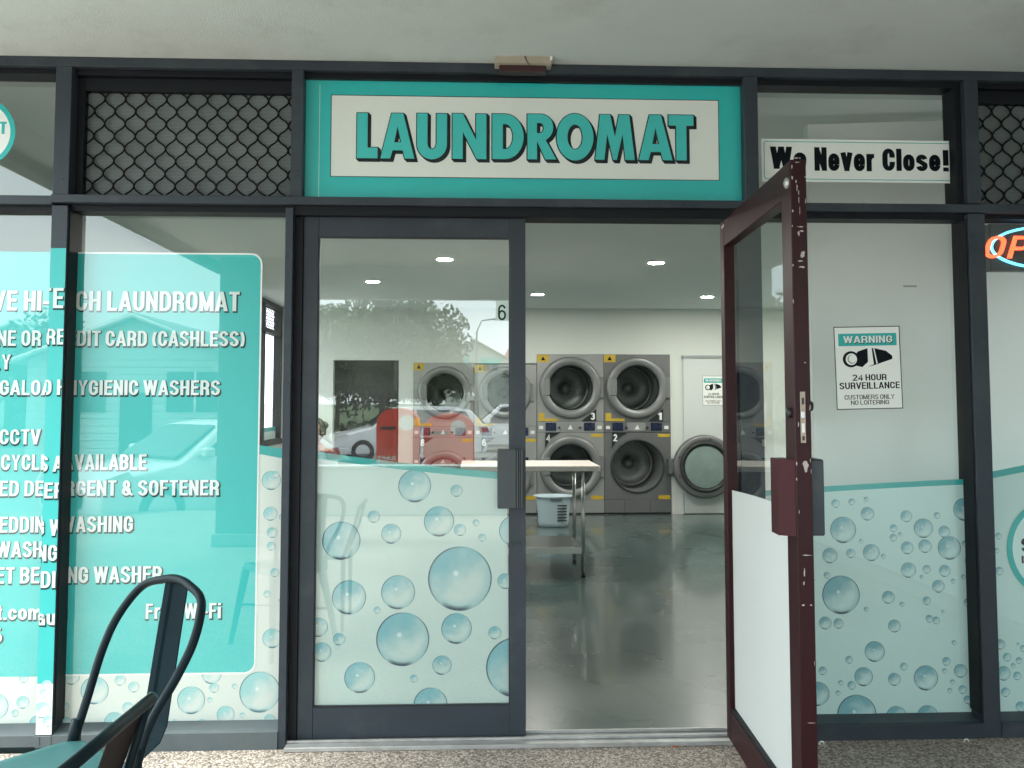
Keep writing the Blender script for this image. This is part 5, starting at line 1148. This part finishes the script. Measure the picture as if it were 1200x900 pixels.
# cars
def car(label, loc, rz, L=4.5, Wd=1.82, Hh=1.62, suv=True):
    t = thing('parked_car', label, 'car', loc, rz, 'white cars parked outside')
    # local: length along X, front at -X
    def prof():
        gl = .2
        return [(-L / 2, .35), (-L / 2 + .02, .62), (-L / 2 + .12, .78), (-L / 2 + .9, .98 if suv else .90), (-L / 2 + 1.15, 1.02 if suv else .93), (-L / 2 + 1.85, Hh - .06), (-L / 2 + 2.3, Hh), (L / 2 - 1.1, Hh - .02), (L / 2 - .45, Hh - .14), (L / 2 - .08, 1.05), (L / 2, .85), (L / 2, .38), (L / 2 - .05, .26), (-L / 2 + .05, .26)]
    pr = prof(); bm = bmesh.new(); rings = []
    for w_ in (-1, -.93, -.6, 0, .6, .93, 1):
        ring = []
        for (x_, z_) in pr:
            tuck = 1 - .17 * max(0, (z_ - .95) / (Hh - .95)); e = 1 - .035 * (abs(w_) > .95)
            nose = .10 * (abs(w_)) ** 3 * (1 if x_ < -L / 2 + 1 else -1 if x_ > L / 2 - 1 else 0)
            ring.append(bm.verts.new((x_ + nose, w_ * Wd / 2 * tuck, .3 + (z_ - .3) * (e if z_ > .5 else 1))))
        rings.append(ring)
    for a, b in zip(rings, rings[1:]):
        for i in range(len(a)): bm.faces.new((a[i], a[(i + 1) % len(a)], b[(i + 1) % len(a)], b[i]))
    bm.faces.new(rings[0][::-1]); bm.faces.new(rings[-1]); bmesh.ops.recalc_face_normals(bm, faces=bm.faces)
    body = bm_obj('body', bm, M['car_white'], t, True); sb = body.modifiers.new('b', 'BEVEL'); sb.width = .04; sb.segments = 2; sb.limit_method = 'ANGLE'; sb.angle_limit = R(35)
    for sy in (-1, 1):
        def side(pl, nm, m, off=.012):
            bm = bmesh.new(); a = []
            for (x_, z_) in pl:
                tuck = 1 - .17 * max(0, (z_ - .95) / (Hh - .95)); a.append(bm.verts.new((x_, sy * (Wd / 2 * tuck + off - .012), z_ - .0)))
            b = [bm.verts.new((v.co.x, v.co.y - sy * .05, v.co.z)) for v in a]; bm.faces.new(a); bm.faces.new(b[::-1])
            for i in range(len(a)): bm.faces.new((a[i], b[i], b[(i + 1) % len(a)], a[(i + 1) % len(a)]))
            bmesh.ops.recalc_face_normals(bm, faces=bm.faces); return bm_obj(nm, bm, m, t)
        zb = 1.0; zt = Hh - .13
        side([(-L / 2 + 1.38, zb), (-L / 2 + 2.35, zb), (-L / 2 + 2.35, zt + .02), (-L / 2 + 1.95, zt - .02)], 'side_window', M['car_glass'], .010)
        side([(-L / 2 + 2.43, zb), (L / 2 - 1.2, zb), (L / 2 - 1.2, zt), (-L / 2 + 2.43, zt + .02)], 'side_window', M['car_glass'], .010)
        side([(L / 2 - 1.12, zb), (L / 2 - .5, zb + .06), (L / 2 - .72, zt - .04), (L / 2 - 1.12, zt)], 'side_window', M['car_glass'], .010)
        side([(-L / 2 + .06, .66), (-L / 2 + .5, .76), (-L / 2 + .42, .86), (-L / 2 + .12, .78)], 'headlight', M['trim_white'], .012)
        side([(L / 2 - .3, .85), (L / 2 - .04, .85), (L / 2 - .10, 1.02), (L / 2 - .34, 1.0)], 'tail_light', M['lamp_red'], .012)
        box('wing_mirror', -L / 2 + 1.4, -L / 2 + 1.55, sy * Wd / 2 - .02, sy * (Wd / 2 + .14), .98, 1.12, M['car_white'], t, .03)
        for x_ in (-L / 2 + .88, L / 2 - .85):
            ty = lathe('wheel', [(.20, -.11), (.31, -.11), (.345, -.08), (.345, .08), (.31, .11), (.20, .11)], (x_, sy * (Wd / 2 - .10), .345), M['tyre'], t, seg=28, close=True)
            rm = lathe('rim', [(.001, 0), (.08, -.01), (.20, .02), (.215, .05)], (0, 0, 0), M['rim'], ty, seg=20); rm.location = (x_, sy * (Wd / 2 - .10 + .07), .345); rm.scale.y = -sy
    for nm, xa, xb, za, zb2 in (('windscreen', -L / 2 + 1.19, -L / 2 + 1.82, 1.06 if suv else .98, Hh - .09), ('rear_window', L / 2 - .13, L / 2 - .42, 1.1, Hh - .19)):
        k_ = (1 if xa > xb else -1)
        plate(nm, [(xa + k_ * .03, -.70, za), (xa + k_ * .03, .70, za), (xb + k_ * .03, .60, zb2), (xb + k_ * .03, -.60, zb2)], .03, M['car_glass'], t)
    box('grille', -L / 2 - .015, -L / 2 + .05, -.5, .5, .42, .62, M['black'], t, .01)
    return t
x_, y_ = VP(470, 25.5); car('white SUV parked across the street, mirrored in the sliding door', (x_ + .2, y_, ZL), R(-14), 4.6, 1.85, 1.62)
x_, y_ = VP(560, 31); car('second white car further along, behind the red post boxes', (x_ + 1.2, y_ + .5, ZL), R(4), 4.5, 1.85, 1.7)
car('white hatchback parked at the kerb beyond the canopy, mirrored in the left window', (-3.95, -8.9, ZL), R(-50), 3.9, 1.72, 1.47, False)

# post boxes
def post_box(label, px, d, wpx, top):
    x_, y_ = VP(px, d); wd = wpx * d / 1000
    t = thing('post_box', label, 'post box', (x_, y_, 0), 0, 'red street post boxes')
    h = H - (top - 472) * d / 1000
    pr = [(-wd / 2, .06), (wd / 2, .06)] + [(wd / 2 * math.cos(R(a)), h - .22 + .22 * math.sin(R(a)) ** .8) for a in range(0, 181, 15)]
    prism('box_body', pr, -.25, .25, M['post_red'], t); box('box_base', -wd / 2 - .02, wd / 2 + .02, -.27, .27, 0, .06, M['kerb'], t)
    box('posting_slot', -wd * .40, -wd * .02, .2505, .262, h - .27, h - .24, M['black'], t); box('collection_door', -wd * .4, wd * .4, .2505, .258, .2, .62, M['post_red'], t, .004)
    lg = link('emblem_disc', poly_mesh([circle(-.12, h - .19, .10, 28)], .002), M['trim_white'], t); lg.rotation_euler = (0, 0, math.pi); lg.location.y = .2535
    e2 = link('emblem_half', poly_mesh([[(-.12, h - .10)] + [(-.12 + .07 * math.cos(R(a)), h - .19 + .07 * math.sin(R(a))) for a in range(90, -91, -12)] + [(-.12, h - .28)]], .002), M['post_red'], t); e2.rotation_euler = (0, 0, math.pi); e2.location.y = .256
    o = link('lettering', text_mesh('POST', .02, .25, h - .74, h - .61, .002), M['trim_white'], t); o.rotation_euler = (0, 0, math.pi); o.location.y = .2535
    return t
post_box('red rounded street post box with white emblem, left of the pair', 468, 11.3, 47, 478)
post_box('second red post box standing just right of the first', 527, 11.6, 58, 484)

# houses, marquee, lamp
def house(label, cx, y, Wd, D, he, hr, wallm, roofm, rot=0, blinds=False):
    t = thing('house', label, 'house', (cx, y, ZL), rot, 'houses across the street')
    bm = bmesh.new(); n = int(he / .2)
    for i in range(n): add_box(bm, -Wd / 2, Wd / 2, -.0 - D, .0 + .02 * (i % 1) , he * i / n, he * (i + 1) / n - .012)
    o = bm_obj('wall', bm, wallm, t); o['kind'] = 'thing'
    prism('gable', [(-Wd / 2, he), (Wd / 2, he), (0, hr)], -D, 0, wallm, t)
    for sx in (-1, 1):
        bm = bmesh.new(); a = Vector((sx * (Wd / 2 + .35), 0, he - .35 * (hr - he) / (Wd / 2))); b = Vector((0, 0, hr + .02))
        for (p, q) in ((a, b),):
            vs = [bm.verts.new((p.x, .45, p.z)), bm.verts.new((q.x, .45, q.z)), bm.verts.new((q.x, -D - .3, q.z)), bm.verts.new((p.x, -D - .3, p.z))]
            f = bm.faces.new(vs if sx < 0 else vs[::-1])
            r_ = bmesh.ops.extrude_face_region(bm, geom=[f]); bmesh.ops.translate(bm, vec=(0, 0, .12), verts=[g for g in r_['geom'] if isinstance(g, bmesh.types.BMVert)])
        bmesh.ops.recalc_face_normals(bm, faces=bm.faces); bm_obj('roof', bm, roofm, t)
    tube('roof_trim', [(-Wd / 2 - .35, .46, he - .35 * (hr - he) / (Wd / 2) + .03), (0, .46, hr + .05), (Wd / 2 + .35, .46, he - .35 * (hr - he) / (Wd / 2) + .03)], .07, M['trim_white'], t, 6)
    for x_ in (-Wd * .27, Wd * .27):
        wd = box('window', x_ - Wd * .13, x_ + Wd * .13, .021, .06, he - 1.5, he - .35, M['car_glass'], t); box('window_frame', x_ - .03, x_ + .03, .061, .08, he - 1.5, he - .35, M['trim_white'], wd)
        if blinds: plate('window_blind', [(x_ - Wd * .17, .08, he - .15), (x_ + Wd * .17, .08, he - .15), (x_ + Wd * .17, .6, he - .85), (x_ - Wd * .17, .6, he - .85)], .03, M['awning_teal'], t)
    box('front_door', -.45, .45, .021, .05, 0, 2.0, M['red'], t)
    return t
x_, y_ = VP(556, 90); hs = house('two storey house with red roof and teal blinds in the door reflection', x_, y_, 6.2, 8, 6.6, 8.3, M['house_wall'], M['roof_red'], blinds=True)
box('side_wing', 3.1, 9.5, -7, -.4, 0, 6.4, M['house_wall'], hs, .01)
prism('roof', [(3.0, 6.4), (10.0, 6.4), (8.4, 7.9), (3.8, 7.9)], -7.4, .0, M['roof_red'], hs)
box('chimney', -2.6, -2.0, -3.5, -2.8, 7.0, 9.0, M['roof_grey'], hs)
x_, y_ = VP(160, 25); house('pale weatherboard house with a wide gable, mirrored in the left window', x_, y_, 6.2, 7, 2.95, 4.15, M['house_wall'], M['roof_grey'])
x_, y_ = VP(20, 34); house('pale cottage partly behind trees at the left end of the street', x_, y_, 7, 7, 3.2, 4.8, M['house_wall'], M['roof_grey'])
x_, y_ = VP(1000, 48); house('low house opposite the right window', x_, y_, 9, 8, 3.2, 5.0, M['house_wall'], M['roof_red'])
mt_ = thing('marquee_tent', 'white peaked marquee with a pale valance across the street', 'tent', (*VP(528, 60), ZL))
bm = bmesh.new(); hw_ = 1.9; ze_ = 2.2; base = [bm.verts.new(p) for p in ((-hw_, -hw_, ze_), (hw_, -hw_, ze_), (hw_, hw_, ze_), (-hw_, hw_, ze_))]; ap = [bm.verts.new(p) for p in ((-.9, -.1, 3.6), (-.7, -.1, 3.6), (-.7, .1, 3.6), (-.9, .1, 3.6))]
for i in range(4): bm.faces.new((base[i], base[(i + 1) % 4], ap[(i + 1) % 4], ap[i]))
bm.faces.new(ap); o = bm_obj('tent_roof', bm, M['tent'], mt_)
for (a, b, c, d) in ((-hw_, hw_, hw_, hw_ + .03), (-hw_, hw_, -hw_ - .03, -hw_), (-hw_ - .03, -hw_, -hw_, hw_), (hw_, hw_ + .03, -hw_, hw_)): box('valance', a, b, c, d, ze_ - .35, ze_, M['tent'], mt_, 0)
for sx in (-1, 1):
    for sy in (-1, 1): tube('pole', [(sx * hw_ * .97, sy * hw_ * .97, 0), (sx * hw_ * .97, sy * hw_ * .97, ze_)], .04, M['pole'], mt_)
x_, y_ = VP(558, 42); sl = thing('street_lamp', 'thin tall street lamp with an arm curving right', 'street lamp', (x_, y_, ZL))
tube('lamp_post', [(0, 0, 0), (0, 0, 4), (.02, 0, 5.2), (.25, 0, 5.75), (.9, 0, 5.85)], [.09, .06, .05, .04, .035], M['pole'], sl)
box('lamp_head', .8, 1.25, -.08, .08, 5.78, 5.88, M['pole'], sl, .02)

# seated person
def seated_person(loc, rz):
    t = thing('person', 'seated person with dark tied hair and sunglasses in dark clothes behind the sliding door glass', 'person', loc, rz)
    # local: faces -Y ; seat height .45
    J = {'pel': (0, .02, .52), 'bel': (0, .03, .68), 'chs': (0, .02, .86), 'nck': (0, -.02, 1.00), 'hd': (0, -.045, 1.07),
         'shL': (-.17, .01, .94), 'elL': (-.23, -.06, .70), 'wrL': (-.15, -.30, .72), 'shR': (.17, .01, .94), 'elR': (.23, -.06, .70), 'wrR': (.15, -.30, .72),
         'hpL': (-.09, 0, .50), 'knL': (-.11, -.44, .50), 'anL': (-.11, -.40, .09), 'toL': (-.11, -.54, .03), 'hpR': (.09, 0, .50), 'knR': (.11, -.44, .50), 'anR': (.11, -.40, .09), 'toR': (.11, -.54, .03)}
    RAD = {'pel': .15, 'bel': .13, 'chs': .145, 'nck': .055, 'hd': .055, 'shL': .062, 'elL': .042, 'wrL': .026, 'shR': .062, 'elR': .042, 'wrR': .026, 'hpL': .095, 'knL': .06, 'anL': .04, 'toL': .032, 'hpR': .095, 'knR': .06, 'anR': .04, 'toR': .032}
    E = [('pel', 'bel'), ('bel', 'chs'), ('chs', 'nck'), ('nck', 'hd'), ('chs', 'shL'), ('shL', 'elL'), ('elL', 'wrL'), ('chs', 'shR'), ('shR', 'elR'), ('elR', 'wrR'), ('pel', 'hpL'), ('hpL', 'knL'), ('knL', 'anL'), ('anL', 'toL'), ('pel', 'hpR'), ('hpR', 'knR'), ('knR', 'anR'), ('anR', 'toR')]
    for s_, sg in (('L', -1), ('R', 1)):
        J['pm' + s_] = (sg * .135, -.36, .722); RAD['pm' + s_] = .022; E.append(('wr' + s_, 'pm' + s_))
        for f in range(5):
            a = ('fa%d' % f) + s_; b = ('fb%d' % f) + s_
            if f == 4: J[a] = (sg * .095, -.355, .72); J[b] = (sg * .08, -.385, .716)
            else: J[a] = (sg * (.15 - f * .013), -.40 - (.006 if f in (1, 2) else 0), .722); J[b] = (sg * (.15 - f * .013), -.44 - (.012 if f in (1, 2) else 0), .712)
            RAD[a] = .0085; RAD[b] = .007; E += [('pm' + s_, a), (a, b)]
    names = list(J); me = bpy.data.meshes.new('body'); me.from_pydata([J[n] for n in names], [(names.index(a), names.index(b)) for a, b in E], [])
    o = link('body', me, M['shirt'], t); sk = o.modifiers.new('s', 'SKIN')
    for i, n in enumerate(names): me.skin_vertices[0].data[i].radius = (RAD[n], RAD[n]); me.skin_vertices[0].data[i].use_root = n == 'pel'
    ss = o.modifiers.new('u', 'SUBSURF'); ss.levels = 2; ss.render_levels = 2
    bpy.context.view_layer.update()
    m2 = bpy.data.meshes.new_from_object(o.evaluated_get(bpy.context.evaluated_depsgraph_get()))
    o.modifiers.clear(); o.data = m2; m2.materials.clear()
    for k_ in ('shirt', 'jeans', 'skin', 'black'): m2.materials.append(M[k_])
    for p in m2.polygons:
        c = p.center; p.use_smooth = True
        p.material_index = 3 if c.z < .10 else 1 if (c.z < .60 and not (abs(c.x) > .19 and c.y > -.2)) else 2 if (c.y < -.27 and c.z > .6) or c.z > .985 else 0
    bm = bmesh.new(); bmesh.ops.create_uvsphere(bm, u_segments=24, v_segments=18, radius=1)
    for v in bm.verts:
        x_, y_, z_ = v.co; jaw = 1 - .30 * max(0, -z_) ** 1.2
        v.co = (x_ * .075 * jaw, y_ * .095 * (1 - .12 * max(0, -z_)) - (.012 if (abs(x_) < .18 and y_ < -.9 and -.35 < z_ < .05) else 0), z_ * .115)
    head = bm_obj('head', bm, M['skin'], t, True); head.location = (0, -.05, 1.175)
    bm = bmesh.new(); bmesh.ops.create_uvsphere(bm, u_segments=24, v_segments=16, radius=1)
    bmesh.ops.delete(bm, geom=[v for v in bm.verts if (v.co.y < -.35 and v.co.z < .45) or v.co.z < -.55], context='VERTS')
    for v in bm.verts: v.co = (v.co.x * .086, v.co.y * .108 + .006, v.co.z * .125 + .006)
    hr = bm_obj('hair', bm, M['hair'], head, True); hr.modifiers.new('t', 'SOLIDIFY').thickness = .01
    lathe('hair_bun', [(.001, -.04), (.03, -.03), (.042, 0), (.03, .03), (.001, .04)], (0, .11, .05), M['hair'], head, seg=16)
    for sx in (-1, 1):
        box('ear', sx * .074, sx * .084, -.01, .02, -.03, .02, M['skin'], head, .003)
        lathe('sunglass_lens', [(.001, -.004), (.024, -.002), (.026, .004)], (sx * .032, -.094, .012), M['car_glass'], head, seg=18)
        tube('glasses_arm', [(sx * .057, -.088, .018), (sx * .080, 0, .015)], .003, M['black'], head, 6)
    tube('glasses_bridge', [(-.012, -.099, .018), (.012, -.099, .018)], .003, M['black'], head, 6)
    tube('nose', [(0, -.094, .012), (0, -.112, -.018), (0, -.098, -.026)], [.006, .011, .006], M['skin'], head, 8)
    tube('mouth', [(-.022, -.087, -.058), (0, -.092, -.056), (.022, -.087, -.058)], .004, M['lamp_red'], head, 6)
    return t
hp_ = W(374, 505, 4.95); px_, py_ = hp_[0], 4.95
cf = metal_chair('dark metal chair inside the shop under the seated person', (px_ + .10, py_ + .16, .013), R(-35), SW=.36, SD=.40)
seated_person((px_ + .0, py_ + .03, hp_[1] - 1.175), R(-35))
ct = thing('cafe_table', 'small round dark table inside the shop in front of the seated person', 'table', (px_ - .30, py_ - .50, .013))
lathe('table_top', [(.001, .66), (.26, .66), (.27, .65), (.26, .64), (.001, .64)], (0, 0, 0), M['chair'], ct, axis='Z', seg=36)
tube('pedestal', [(0, 0, .03), (0, 0, .64)], .025, M['chair'], ct, 12); lathe('table_base', [(.20, .0), (.19, .02), (.03, .04)], (0, 0, 0), M['chair'], ct, axis='Z', seg=30)
